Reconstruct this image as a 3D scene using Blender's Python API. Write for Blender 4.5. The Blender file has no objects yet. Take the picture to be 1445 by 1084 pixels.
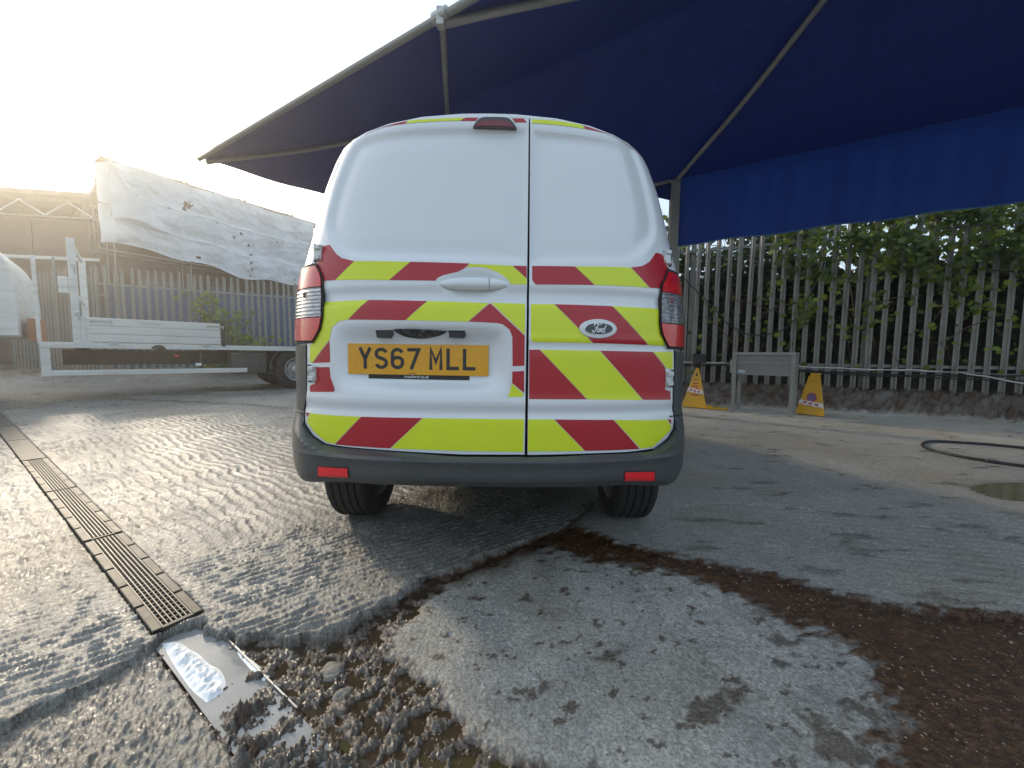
import bpy, bmesh, math, random
import numpy as np
import mathutils
from mathutils import Vector, Matrix

# ---------------------------------------------------------------- camera, sky, sun
sc = bpy.context.scene
cam = bpy.data.objects.new('camera', bpy.data.cameras.new('camera'))
sc.collection.objects.link(cam)
cam.data.sensor_width = 36.0
cam.data.lens = 36.0 * 543.0 / 1445.0
cam.data.clip_start = 0.05
cam.data.clip_end = 2000.0
cam.matrix_world = (Matrix.Translation((0, 0, 0.90)) @ Matrix.Rotation(math.radians(90 - 4.3), 4, 'X')
                    @ Matrix.Rotation(math.radians(0.6), 4, 'Z'))
sc.camera = cam

SUN_AZ, SUN_EL = math.radians(-50.0), math.radians(21.0)      # azimuth measured from +Y towards +X
world = bpy.data.worlds.new('World')
sc.world = world
world.use_nodes = True
wn = world.node_tree
sky = wn.nodes.new('ShaderNodeTexSky')
sky.sky_type = 'NISHITA'
sky.sun_disc = False
sky.sun_elevation = SUN_EL
sky.sun_rotation = SUN_AZ
sky.air_density = 1.0
sky.dust_density = 3.0
sky.ozone_density = 1.0
bg = wn.nodes['Background']
bg.inputs['Strength'].default_value = 0.10
# thin high haze: an even pale veil over the clear-sky colours
veil = wn.nodes.new('ShaderNodeMix')
veil.data_type, veil.blend_type = 'RGBA', 'ADD'
veil.inputs[0].default_value = 1.0
wn.links.new(sky.outputs['Color'], veil.inputs[6])
veil.inputs[7].default_value = (3.55, 4.25, 4.8, 1)
wn.links.new(veil.outputs[2], bg.inputs['Color'])

sun = bpy.data.objects.new('sun', bpy.data.lights.new('sun', 'SUN'))
sc.collection.objects.link(sun)
sun.data.energy = 2.2
sun.data.angle = math.radians(6.0)
sun.data.color = (1.0, 0.86, 0.66)
sdir = Vector((math.sin(SUN_AZ) * math.cos(SUN_EL), math.cos(SUN_AZ) * math.cos(SUN_EL), math.sin(SUN_EL)))
sun.rotation_euler = (-sdir).to_track_quat('-Z', 'Y').to_euler()
sun.location = sdir * 60

sc.view_settings.view_transform = 'Standard'
sc.view_settings.look = 'None'
sc.view_settings.gamma = 1.0
sc.view_settings.exposure = 0.54
sc.view_settings.use_curve_mapping = False

rng = np.random.default_rng(7)
random.seed(7)

# ---------------------------------------------------------------- materials
def nodes_of(name):
    m = bpy.data.materials.new(name)
    m.use_nodes = True
    nt = m.node_tree
    return m, nt, nt.nodes['Principled BSDF']

def nd(nt, kind, **kw):
    n = nt.nodes.new(kind)
    for k, v in kw.items():
        if k in n.inputs:
            n.inputs[k].default_value = v
        else:
            setattr(n, k, v)
    return n

def noise(nt, scale, detail=4.0, rough=0.6, coords='Object', stretch=None):
    tc = nd(nt, 'ShaderNodeTexCoord')
    src = tc.outputs[coords]
    if stretch:
        mp = nd(nt, 'ShaderNodeMapping')
        mp.inputs['Scale'].default_value = stretch
        nt.links.new(src, mp.inputs['Vector'])
        src = mp.outputs['Vector']
    n = nd(nt, 'ShaderNodeTexNoise', Scale=scale, Detail=detail, Roughness=rough)
    nt.links.new(src, n.inputs['Vector'])
    return n.outputs['Fac']

def ramp(nt, fac, stops):
    r = nd(nt, 'ShaderNodeValToRGB')
    e = r.color_ramp.elements
    e[0].position, e[0].color = stops[0][0], (*stops[0][1], 1)
    e[1].position, e[1].color = stops[-1][0], (*stops[-1][1], 1)
    for p, c in stops[1:-1]:
        x = e.new(p)
        x.color = (*c, 1)
    nt.links.new(fac, r.inputs['Fac'])
    return r.outputs['Color']

def mixc(nt, fac, a, b, blend='MIX'):
    m = nd(nt, 'ShaderNodeMix', data_type='RGBA', blend_type=blend)
    for sock, v in ((m.inputs[0], fac), (m.inputs[6], a), (m.inputs[7], b)):
        if hasattr(v, 'default_value') or hasattr(v, 'is_linked'):
            nt.links.new(v, sock)
        else:
            sock.default_value = v if isinstance(v, float) else (*v, 1)
    return m.outputs[2]

def vmath(nt, op, a, b=None):
    m = nd(nt, 'ShaderNodeMath', operation=op)
    for i, v in enumerate((a, b)):
        if v is None:
            continue
        if isinstance(v, (int, float)):
            m.inputs[i].default_value = v
        else:
            nt.links.new(v, m.inputs[i])
    return m.outputs[0]

def bump(nt, b, h, strength=0.3, dist=0.01):
    n = nd(nt, 'ShaderNodeBump', Strength=strength, Distance=dist)
    nt.links.new(h, n.inputs['Height'])
    nt.links.new(n.outputs['Normal'], b.inputs['Normal'])

def mat(name, col, rough=0.5, metal=0.0, var=0.12, scale=6.0, coat=0.0, bmp=0.0, bscale=60.0, spec=0.5, dirt=None, dscale=3.0,
        stretch=None, rvar=0.15):
    """A painted or weathered surface: base colour with grain, patchy dirt, uneven gloss and fine relief."""
    m, nt, b = nodes_of(name)
    n1 = noise(nt, scale, 5, 0.65, stretch=stretch)
    dark = tuple(c * (1 - var) for c in col)
    lite = tuple(min(1, c * (1 + var)) for c in col)
    c = ramp(nt, n1, [(0.3, dark), (0.7, lite)])
    if dirt:
        n2 = noise(nt, dscale, 6, 0.7, stretch=stretch)
        f = ramp(nt, n2, [(0.5, (0, 0, 0)), (0.75, (1, 1, 1))])
        f2 = vmath(nt, 'MULTIPLY', f, dirt[3])
        c = mixc(nt, f2, c, dirt[:3])
    nt.links.new(c, b.inputs['Base Color'])
    rr = nd(nt, 'ShaderNodeMapRange')
    rr.inputs['To Min'].default_value = max(0.02, rough - rvar)
    rr.inputs['To Max'].default_value = min(1, rough + rvar)
    nt.links.new(n1, rr.inputs['Value'])
    nt.links.new(rr.outputs['Result'], b.inputs['Roughness'])
    b.inputs['Metallic'].default_value = metal
    b.inputs['Specular IOR Level'].default_value = spec
    if coat:
        b.inputs['Coat Weight'].default_value = coat
        b.inputs['Coat Roughness'].default_value = 0.06
    if bmp:
        bump(nt, b, noise(nt, bscale, 4, 0.6, stretch=stretch), bmp, 0.004)
    return m

M = {}
M['paint'] = mat('white_van_paint', (0.72, 0.74, 0.765), 0.26, var=0.015, scale=2, coat=0.6, rvar=0.04,
                 dirt=(0.60, 0.58, 0.53, 0.12), dscale=2.0)
M['yellow_film'] = mat('fluorescent_yellow_film', (0.68, 0.76, 0.02), 0.34, var=0.03, scale=400, coat=0.15, rvar=0.03,
                       dirt=(0.50, 0.50, 0.10, 0.12), dscale=5, bmp=0.05, bscale=500)
M['red_film'] = mat('red_reflective_film', (0.42, 0.012, 0.022), 0.34, var=0.05, scale=400, coat=0.15, rvar=0.03,
                    dirt=(0.25, 0.05, 0.05, 0.2), dscale=5, bmp=0.05, bscale=500)
M['film_edge'] = mat('pale_film_edge', (0.80, 0.70, 0.42), 0.35, var=0.03)
M['black_gap'] = mat('black_rubber_and_shade', (0.012, 0.012, 0.013), 0.7, var=0.2)  # also stands in for shade in door gaps and rim holes
M['plastic'] = mat('dark_grey_bumper_plastic', (0.055, 0.058, 0.060), 0.42, var=0.10, scale=30, bmp=0.18, bscale=420, rvar=0.08,
                   dirt=(0.13, 0.12, 0.10, 0.30), dscale=2.5)
M['black_plastic'] = mat('black_plastic', (0.02, 0.02, 0.022), 0.4, var=0.2, bmp=0.1)
M['tyre'] = mat('tyre_rubber', (0.022, 0.021, 0.020), 0.78, var=0.25, scale=14, bmp=0.3, bscale=90, dirt=(0.075, 0.065, 0.05, 0.6), dscale=6)
M['steel'] = mat('bare_steel', (0.45, 0.45, 0.44), 0.42, metal=0.7, var=0.15, dirt=(0.22, 0.19, 0.15, 0.5), dscale=5)
M['chrome'] = mat('chrome_trim', (0.80, 0.82, 0.84), 0.16, metal=1.0, var=0.03, rvar=0.05)
M['hinge_metal'] = mat('pale_painted_hinge', (0.62, 0.63, 0.63), 0.35, metal=0.2, var=0.1, dirt=(0.2, 0.19, 0.17, 0.6), dscale=40)
M['red_lens'] = mat('red_lamp_lens', (0.62, 0.012, 0.014), 0.16, var=0.18, scale=60, coat=0.7, rvar=0.05, bmp=0.25, bscale=160)
M['red_reflector'] = mat('red_reflector', (0.80, 0.012, 0.02), 0.2, var=0.15, scale=200, coat=0.7, bmp=0.3, bscale=300)
M['dark_red_lens'] = mat('dark_red_lens', (0.17, 0.010, 0.020), 0.25, var=0.3, scale=90, coat=0.5, bmp=0.3, bscale=220)
M['smoke_lens'] = mat('smoked_lens', (0.05, 0.02, 0.025), 0.2, var=0.2, coat=0.5)
M['plate_yellow'] = mat('yellow_number_plate', (0.72, 0.34, 0.012), 0.3, var=0.03, scale=300, coat=0.35,
                        dirt=(0.50, 0.24, 0.03, 0.25), dscale=9)
M['plate_black'] = mat('plate_lettering_black', (0.025, 0.025, 0.03), 0.35, var=0.1)
M['white_print'] = mat('white_lettering', (0.78, 0.78, 0.78), 0.4, var=0.04)
M['badge_blue'] = mat('dark_blue_enamel', (0.010, 0.020, 0.050), 0.2, var=0.1, coat=0.8)
M['foam_dirty'] = mat('torn_black_foam', (0.035, 0.035, 0.037), 0.8, var=0.6, scale=140, bmp=1.0, bscale=120,
                      dirt=(0.28, 0.30, 0.32, 0.8), dscale=60)
M['grey_plastic'] = mat('grey_plastic', (0.23, 0.23, 0.23), 0.5, var=0.1)
M['underbody'] = mat('dark_underbody', (0.018, 0.017, 0.016), 0.8, var=0.3, dirt=(0.07, 0.055, 0.04, 0.5))
M['dark_glass'] = mat('dark_window_glass', (0.015, 0.018, 0.02), 0.06, var=0.1, coat=0.5, rvar=0.02)
M['galv'] = mat('weathered_galvanised_steel', (0.265, 0.256, 0.23), 0.6, metal=0.25, var=0.22, scale=9, bmp=0.15,
                dirt=(0.15, 0.135, 0.10, 0.65), dscale=3.5, stretch=(1, 1, 0.35))
M['galv_frame'] = mat('galvanised_frame', (0.27, 0.27, 0.255), 0.5, metal=0.3, var=0.15, scale=16, dirt=(0.17, 0.16, 0.13, 0.5), dscale=8)
M['lorry_white'] = mat('weathered_white_alloy', (0.66, 0.66, 0.63), 0.45, var=0.10, scale=3, dirt=(0.33, 0.31, 0.26, 0.55), dscale=2.5,
                       stretch=(0.5, 0.5, 3))
M['lorry_dark'] = mat('dark_chassis_paint', (0.045, 0.042, 0.040), 0.65, var=0.25, dirt=(0.14, 0.12, 0.09, 0.6), dscale=4)
M['mudguard'] = mat('black_mudguard', (0.05, 0.05, 0.05), 0.6, var=0.2, dirt=(0.17, 0.15, 0.12, 0.6), dscale=5)
M['orange_box'] = mat('faded_orange_box', (0.33, 0.14, 0.07), 0.6, var=0.2)
M['tarp'] = mat('white_sheeting', (0.62, 0.64, 0.66), 0.6, var=0.10, scale=1.2, bmp=0.35, bscale=3.0,
                dirt=(0.36, 0.37, 0.38, 0.55), dscale=0.9)
M['tarp_band'] = mat('white_sheeting_band', (0.74, 0.75, 0.76), 0.55, var=0.08, dirt=(0.4, 0.4, 0.4, 0.4))
M['scaffold'] = mat('scaffold_tube', (0.30, 0.28, 0.25), 0.55, metal=0.3, var=0.25)
M['timber'] = mat('scaffold_board_timber', (0.24, 0.16, 0.09), 0.8, var=0.25, stretch=(1, 1, 6))
M['shed_wall'] = mat('brown_cladding', (0.17, 0.115, 0.085), 0.75, var=0.22, scale=1.0, dirt=(0.10, 0.08, 0.06, 0.6), dscale=0.7)
M['shed_roof'] = mat('grey_brown_roof_sheet', (0.15, 0.12, 0.10), 0.8, var=0.25, scale=2)
M['red_brick'] = mat('red_brick', (0.10, 0.055, 0.042), 0.85, var=0.35, scale=5, bmp=0.3)
M['container_blue'] = mat('blue_container_paint', (0.055, 0.095, 0.17), 0.6, var=0.15, dirt=(0.10, 0.09, 0.12, 0.5), dscale=1.5)
M['backdrop_soil'] = mat('dark_backdrop_soil', (0.028, 0.021, 0.015), 0.95, var=0.6, scale=5, bmp=0.8, bscale=14)  # for the added dark backdrop behind the fence
M['sign_yellow'] = mat('yellow_sign_plastic', (0.66, 0.36, 0.018), 0.42, var=0.08, scale=8, dirt=(0.34, 0.20, 0.05, 0.55), dscale=9)
M['sign_ink'] = mat('dark_sign_print', (0.07, 0.04, 0.03), 0.5, var=0.2)
M['sign_red'] = mat('red_sign_print', (0.45, 0.05, 0.05), 0.5, var=0.2)
M['sign_violet'] = mat('faded_violet_print', (0.16, 0.10, 0.24), 0.5, var=0.25, scale=30)
M['tape_white'] = mat('white_barrier_tape', (0.72, 0.68, 0.68), 0.45, var=0.1, scale=20)
M['pipe_white'] = mat('pale_plastic_pipe', (0.55, 0.54, 0.52), 0.45, var=0.1)
M['cable'] = mat('black_cable', (0.02, 0.02, 0.02), 0.5, var=0.3)
M['bark'] = mat('brown_stem', (0.13, 0.085, 0.05), 0.85, var=0.35, scale=25, bmp=0.5)
M['stone'] = mat('grey_concrete_lump', (0.17, 0.16, 0.145), 0.7, var=0.3, scale=25, bmp=0.7, bscale=70, dirt=(0.10, 0.085, 0.065, 0.6), dscale=14)
M['pebble'] = mat('pale_pebble', (0.24, 0.19, 0.14), 0.7, var=0.6, scale=3.0)
M['iron'] = mat('worn_iron_frame', (0.085, 0.078, 0.066), 0.62, metal=0.3, var=0.25, scale=22, bmp=0.25, dirt=(0.10, 0.08, 0.055, 0.6), dscale=11)
M['grate'] = mat('worn_grating_steel', (0.15, 0.14, 0.12), 0.55, metal=0.25, var=0.25, scale=40, dirt=(0.12, 0.10, 0.075, 0.5), dscale=14)
M['suds'] = mat('white_soap_suds', (0.85, 0.87, 0.88), 0.7, var=0.05, scale=30, bmp=0.15, bscale=120)

def clear_lens():
    m, nt, b = nodes_of('clear_lamp_lens')
    n = noise(nt, 30, 3, 0.5, stretch=(1, 1, 9))
    c = ramp(nt, n, [(0.35, (0.16, 0.15, 0.15)), (0.62, (0.45, 0.44, 0.46))])
    nt.links.new(c, b.inputs['Base Color'])
    b.inputs['Metallic'].default_value = 0.55
    b.inputs['Roughness'].default_value = 0.18
    b.inputs['Coat Weight'].default_value = 1.0
    b.inputs['Coat Roughness'].default_value = 0.03
    w = nd(nt, 'ShaderNodeTexWave', wave_type='BANDS', bands_direction='Z', Scale=22.0, Distortion=0.3)
    tc = nd(nt, 'ShaderNodeTexCoord')
    nt.links.new(tc.outputs['Object'], w.inputs['Vector'])
    bump(nt, b, w.outputs['Fac'], 0.35, 0.01)
    return m
M['clear_lens'] = clear_lens()

def fabric(name, col, thin):
    """Blue coated canopy cloth: a little light passes through it, with faint streaks of run-down dirt and a weave."""
    m, nt, b = nodes_of(name)
    st_ = noise(nt, 3.0, 5, 0.65, stretch=(2.2, 2.2, 0.12))
    c = ramp(nt, st_, [(0.33, tuple(x * .8 for x in col)), (0.6, col), (0.8, tuple(x * 1.15 + .02 for x in col))])
    nt.links.new(c, b.inputs['Base Color'])
    b.inputs['Roughness'].default_value = 0.62
    b.inputs['Specular IOR Level'].default_value = 0.3
    tr = nd(nt, 'ShaderNodeBsdfTranslucent')
    tr.inputs['Color'].default_value = (col[0], col[1] * 1.6, col[2] * 1.7, 1)
    mx = nd(nt, 'ShaderNodeMixShader')
    mx.inputs[0].default_value = thin
    out = nt.nodes['Material Output']
    nt.links.new(b.outputs[0], mx.inputs[1])
    nt.links.new(tr.outputs[0], mx.inputs[2])
    nt.links.new(mx.outputs[0], out.inputs['Surface'])
    bump(nt, b, noise(nt, 1.6, 4, 0.6), 0.25, 0.03)
    return m
M['cloth'] = fabric('blue_canopy_cloth', (0.005, 0.020, 0.150), 0.03)
M['curtain'] = fabric('blue_curtain_cloth', (0.011, 0.040, 0.21), 0.18)

def leaf_mat(name, base, tip, trans):
    m, nt, b = nodes_of(name)
    at = nd(nt, 'ShaderNodeAttribute', attribute_name='tone')
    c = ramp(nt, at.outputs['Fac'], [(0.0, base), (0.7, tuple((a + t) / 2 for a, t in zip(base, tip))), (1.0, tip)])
    nt.links.new(c, b.inputs['Base Color'])
    b.inputs['Roughness'].default_value = 0.45
    tr = nd(nt, 'ShaderNodeBsdfTranslucent')
    tcol = mixc(nt, 0.5, c, trans)
    nt.links.new(tcol, tr.inputs['Color'])
    mx = nd(nt, 'ShaderNodeMixShader')
    mx.inputs[0].default_value = 0.38
    out = nt.nodes['Material Output']
    nt.links.new(b.outputs[0], mx.inputs[1])
    nt.links.new(tr.outputs[0], mx.inputs[2])
    nt.links.new(mx.outputs[0], out.inputs['Surface'])
    return m
M['ivy'] = leaf_mat('ivy_leaf', (0.035, 0.070, 0.014), (0.22, 0.28, 0.03), (0.30, 0.40, 0.03))
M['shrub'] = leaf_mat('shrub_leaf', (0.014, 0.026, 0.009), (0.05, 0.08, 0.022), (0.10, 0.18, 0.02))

def concrete():
    """Yard surface. Vertex masks: R soil, G wetness, B tone, A extra gloss for glints."""
    m, nt, b = nodes_of('yard_concrete')
    at = nd(nt, 'ShaderNodeAttribute', attribute_name='mask')
    sp = nd(nt, 'ShaderNodeSeparateColor')
    nt.links.new(at.outputs['Color'], sp.inputs['Color'])
    soil, wet, tone = sp.outputs[0], sp.outputs[1], sp.outputs[2]
    n_big = noise(nt, 1.1, 6, 0.6)
    n_mid = noise(nt, 9.0, 6, 0.65)
    n_fine = noise(nt, 140.0, 4, 0.7)
    conc = ramp(nt, n_mid, [(0.28, (0.27, 0.26, 0.24)), (0.55, (0.39, 0.378, 0.352)), (0.78, (0.50, 0.485, 0.455))])
    conc = mixc(nt, 0.60, conc, ramp(nt, n_fine, [(0.32, (0.10, 0.093, 0.082)), (0.5, (0.36, 0.345, 0.315)), (0.68, (0.66, 0.64, 0.60))]))
    speck = nd(nt, 'ShaderNodeTexVoronoi', Scale=95.0)
    tc3 = nd(nt, 'ShaderNodeTexCoord')
    nt.links.new(tc3.outputs['Object'], speck.inputs['Vector'])
    conc = mixc(nt, 0.35, conc, mixc(nt, 1.0, conc, ramp(nt, speck.outputs['Color'], [(0.2, (0.45, 0.43, 0.40)), (0.8, (1.3, 1.3, 1.28))]), 'MULTIPLY'))
    conc = mixc(nt, ramp(nt, n_big, [(0.45, (0, 0, 0)), (0.7, (1, 1, 1))]), conc, mixc(nt, 1.0, conc, (0.86, 0.80, 0.70), 'MULTIPLY'))
    tc = nd(nt, 'ShaderNodeCombineColor')
    tv = vmath(nt, 'MULTIPLY', tone, 2.0)
    for i in range(3):
        nt.links.new(tv, tc.inputs[i])
    conc = mixc(nt, 1.0, conc, tc.outputs[0], 'MULTIPLY')
    so = ramp(nt, noise(nt, 45.0, 5, 0.75), [(0.3, (0.022, 0.010, 0.005)), (0.5, (0.090, 0.040, 0.016)), (0.72, (0.23, 0.115, 0.050))])
    c = mixc(nt, soil, conc, so)
    dk = vmath(nt, 'MULTIPLY', wet, 0.62)
    c = mixc(nt, dk, c, mixc(nt, 1.0, c, (0.34, 0.31, 0.28), 'MULTIPLY'))
    nt.links.new(c, b.inputs['Base Color'])
    r0 = nd(nt, 'ShaderNodeMapRange')
    r0.inputs['From Min'].default_value = 0.3
    r0.inputs['From Max'].default_value = 0.7
    r0.inputs['To Min'].default_value = 0.46
    r0.inputs['To Max'].default_value = 0.66
    nt.links.new(n_mid, r0.inputs['Value'])
    r = vmath(nt, 'SUBTRACT', r0.outputs['Result'], vmath(nt, 'MULTIPLY', wet, 0.36))
    r = vmath(nt, 'SUBTRACT', r, vmath(nt, 'MULTIPLY', at.outputs['Alpha'], 0.17))
    nt.links.new(vmath(nt, 'MAXIMUM', r, 0.10), b.inputs['Roughness'])
    hh = vmath(nt, 'ADD', vmath(nt, 'MULTIPLY', n_fine, 0.6), vmath(nt, 'MULTIPLY', noise(nt, 420.0, 2, 0.5), 0.4))
    grit = nd(nt, 'ShaderNodeTexVoronoi', Scale=75.0)
    tc2 = nd(nt, 'ShaderNodeTexCoord')
    nt.links.new(tc2.outputs['Object'], grit.inputs['Vector'])
    hh = vmath(nt, 'ADD', hh, vmath(nt, 'MULTIPLY', noise(nt, 48.0, 6, 0.75), 1.1))
    hh = vmath(nt, 'SUBTRACT', hh, vmath(nt, 'MULTIPLY', grit.outputs['Distance'], 0.5))
    bump(nt, b, hh, 0.75, 0.007)
    return m
M['concrete'] = concrete()

def water(name, col, rough=0.03):
    m, nt, b = nodes_of(name)
    c = ramp(nt, noise(nt, 7.0, 3, 0.5), [(0.3, tuple(x * 0.7 for x in col)), (0.7, col)])
    nt.links.new(c, b.inputs['Base Color'])
    b.inputs['Roughness'].default_value = rough
    b.inputs['IOR'].default_value = 1.33
    b.inputs['Specular IOR Level'].default_value = 0.9
    bump(nt, b, noise(nt, 18.0, 2, 0.5), 0.04, 0.01)
    return m
M['water'] = water('muddy_water', (0.36, 0.36, 0.35), 0.06)
M['water_brown'] = water('brown_puddle_water', (0.06, 0.045, 0.028), 0.04)
M['water_green'] = water('still_green_water', (0.15, 0.15, 0.10), 0.12)

# ---------------------------------------------------------------- object helpers
def link(o):
    sc.collection.objects.link(o)
    return o

def thing(name, label, cat, loc=(0, 0, 0), group=None):
    o = bpy.data.objects.new(name, None)
    o.empty_display_size = 0.2
    o.location = loc
    o['label'] = label
    o['category'] = cat
    if group:
        o['group'] = group
    return link(o)

def world_loc(o):
    v = Vector((0, 0, 0))
    while o is not None:
        v += o.location
        o = o.parent
    return v

def obj(name, verts, faces, m, parent=None, smooth=False, kind=None, label=None, at=None):
    """One mesh object from world-space vertices; its origin is put at `at` (or stays with its parent)."""
    me = bpy.data.meshes.new(name)
    base = Vector(at) if at is not None else (world_loc(parent) if parent else Vector((0, 0, 0)))
    me.from_pydata([tuple(Vector(v) - base) for v in verts], [], [tuple(f) for f in faces])
    if m is not None:
        me.materials.append(m)
    if smooth:
        me.polygons.foreach_set('use_smooth', [True] * len(me.polygons))
    me.update()
    o = bpy.data.objects.new(name, me)
    if parent:
        o.parent = parent
        o.location = base - world_loc(parent)
    else:
        o.location = base
    if kind:
        o['kind'] = kind
    if label:
        o['label'] = label
    return link(o)

def tag(o, label, cat, group=None):
    o['label'] = label
    o['category'] = cat
    if group:
        o['group'] = group
    return o

class MB:
    """Collects simple solids into one vertex/face list."""
    def __init__(self):
        self.v, self.f = [], []
    def add(self, v, f):
        n = len(self.v)
        self.v += [tuple(p) for p in v]
        self.f += [tuple(i + n for i in q) for q in f]
        return self
    def box(self, lo, hi, X=(1, 0, 0), Y=(0, 1, 0), Z=(0, 0, 1), o=(0, 0, 0), ch=0.0):
        X, Y, Z, o = Vector(X), Vector(Y), Vector(Z), Vector(o)
        if ch <= 0:
            v = [o + X * x + Y * y + Z * z for z in (lo[2], hi[2]) for y in (lo[1], hi[1]) for x in (lo[0], hi[0])]
            return self.add(v, [(0, 2, 3, 1), (4, 5, 7, 6), (0, 1, 5, 4), (2, 6, 7, 3), (0, 4, 6, 2), (1, 3, 7, 5)])
        bm = bmesh.new()
        vs = [bm.verts.new((x, y, z)) for z in (lo[2], hi[2]) for y in (lo[1], hi[1]) for x in (lo[0], hi[0])]
        for q in [(0, 2, 3, 1), (4, 5, 7, 6), (0, 1, 5, 4), (2, 6, 7, 3), (0, 4, 6, 2), (1, 3, 7, 5)]:
            bm.faces.new([vs[i] for i in q])
        bmesh.ops.bevel(bm, geom=bm.edges[:], offset=ch, segments=2, affect='EDGES', profile=0.5)
        bm.verts.index_update()
        v = [o + X * p.co.x + Y * p.co.y + Z * p.co.z for p in bm.verts]
        f = [[p.index for p in q.verts] for q in bm.faces]
        bm.free()
        return self.add(v, f)
    def tube(self, pts, r, n=8, cap=True):
        pts = [Vector(p) for p in pts]
        rs = r if isinstance(r, (list, tuple)) else [r] * len(pts)
        rings, prev = [], None
        for i, p in enumerate(pts):
            d = (pts[min(i + 1, len(pts) - 1)] - pts[max(i - 1, 0)]).normalized()
            if prev is None:
                a = d.orthogonal().normalized()
            else:
                a = (prev - d * prev.dot(d)).normalized()
            prev = a
            b = d.cross(a)
            rings.append([p + (a * math.cos(t) + b * math.sin(t)) * rs[i] for t in [2 * math.pi * k / n for k in range(n)]])
        v = [q for rg in rings for q in rg]
        f = [(i * n + k, i * n + (k + 1) % n, (i + 1) * n + (k + 1) % n, (i + 1) * n + k) for i in range(len(pts) - 1) for k in range(n)]
        if cap:
            f += [tuple(range(n))[::-1], tuple((len(pts) - 1) * n + k for k in range(n))]
        return self.add(v, f)
    def lathe(self, prof, axis_o, axis_d, n=40):
        """prof: (along axis, radius) pairs."""
        o, d = Vector(axis_o), Vector(axis_d).normalized()
        a = d.orthogonal().normalized()
        b = d.cross(a)
        v = [o + d * s + (a * math.cos(2 * math.pi * k / n) + b * math.sin(2 * math.pi * k / n)) * r for s, r in prof for k in range(n)]
        f = [(i * n + k, i * n + (k + 1) % n, (i + 1) * n + (k + 1) % n, (i + 1) * n + k) for i in range(len(prof) - 1) for k in range(n)]
        return self.add(v, f)
    def build(self, name, m, parent=None, smooth=False, **kw):
        return obj(name, self.v, self.f, m, parent, smooth, **kw)

def copy_of(src, name, parent, loc, rot=None, scale=None):
    o = src.copy()
    o.name = name
    o.parent = parent
    o.location = loc
    if rot is not None:
        o.rotation_euler = rot
    if scale is not None:
        o.scale = scale
    return link(o)

def sm(a, b, x):
    t = np.clip((np.asarray(x, float) - a) / (b - a), 0, 1)
    return t * t * (3 - 2 * t)

def seg_dist(P, poly, closed=True):
    """Distance from points P (n,2) to a polyline."""
    poly = np.asarray(poly, float)
    d = np.full(len(P), 1e9)
    m = len(poly)
    for i in range(m if closed else m - 1):
        a, b = poly[i], poly[(i + 1) % m]
        ab = b - a
        t = np.clip(((P - a) @ ab) / max(ab @ ab, 1e-12), 0, 1)
        d = np.minimum(d, np.hypot(P[:, 0] - a[0] - t * ab[0], P[:, 1] - a[1] - t * ab[1]))
    return d

def inside(P, poly):
    poly = np.asarray(poly, float)
    c = np.zeros(len(P), bool)
    j = len(poly) - 1
    for i in range(len(poly)):
        xi, yi = poly[i]
        xj, yj = poly[j]
        if yi != yj:
            c ^= ((yi > P[:, 1]) != (yj > P[:, 1])) & (P[:, 0] < (xj - xi) * (P[:, 1] - yi) / (yj - yi) + xi)
        j = i
    return c

def sdist(P, poly):
    """Signed distance, positive inside."""
    d = seg_dist(P, poly)
    return np.where(inside(P, poly), d, -d)

def vnoise(x, y, seed=0):
    """Smooth gradient noise on arrays, about -0.7..0.7."""
    xi = np.floor(x).astype(np.int64)
    yi = np.floor(y).astype(np.int64)
    xf, yf = x - xi, y - yi
    def g(ix, iy, dx, dy):
        h = (ix * 374761393 + iy * 668265263 + seed * 974634777) & 0x7fffffff
        h = ((h ^ (h >> 13)) * 1274126177) & 0x7fffffff
        a = (h ^ (h >> 16)) % 4096 * (2 * math.pi / 4096)
        return np.cos(a) * dx + np.sin(a) * dy
    u = xf * xf * xf * (xf * (xf * 6 - 15) + 10)
    v = yf * yf * yf * (yf * (yf * 6 - 15) + 10)
    a = g(xi, yi, xf, yf) * (1 - u) + g(xi + 1, yi, xf - 1, yf) * u
    b = g(xi, yi + 1, xf, yf - 1) * (1 - u) + g(xi + 1, yi + 1, xf - 1, yf - 1) * u
    return a * (1 - v) + b * v

def fbm(x, y, oct=4, seed=0, gain=0.5):
    s, a = np.zeros_like(x), 1.0
    for i in range(oct):
        s += a * vnoise(x * 2 ** i, y * 2 ** i, seed + i)
        a *= gain
    return s

def subdivide(poly, step):
    out = []
    for i in range(len(poly)):
        a, b = np.array(poly[i], float), np.array(poly[(i + 1) % len(poly)], float)
        n = max(1, int(np.hypot(*(b - a)) / step))
        for k in range(n):
            out.append(a + (b - a) * k / n)
    return out

def smooth_poly(poly, it=2):
    """Chaikin corner cutting that leaves sharp bends of more than ~60 degrees alone."""
    p = [np.array(q, float) for q in poly]
    for _ in range(it):
        out = []
        m = len(p)
        for i in range(m):
            a, b, c = p[i - 1], p[i], p[(i + 1) % m]
            u, v = b - a, c - b
            cs = (u @ v) / max(np.hypot(*u) * np.hypot(*v), 1e-9)
            if cs < 0.55:
                out.append(b)
            else:
                out += [b - u * 0.25, b + v * 0.25]
        p = out
    return p

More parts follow.
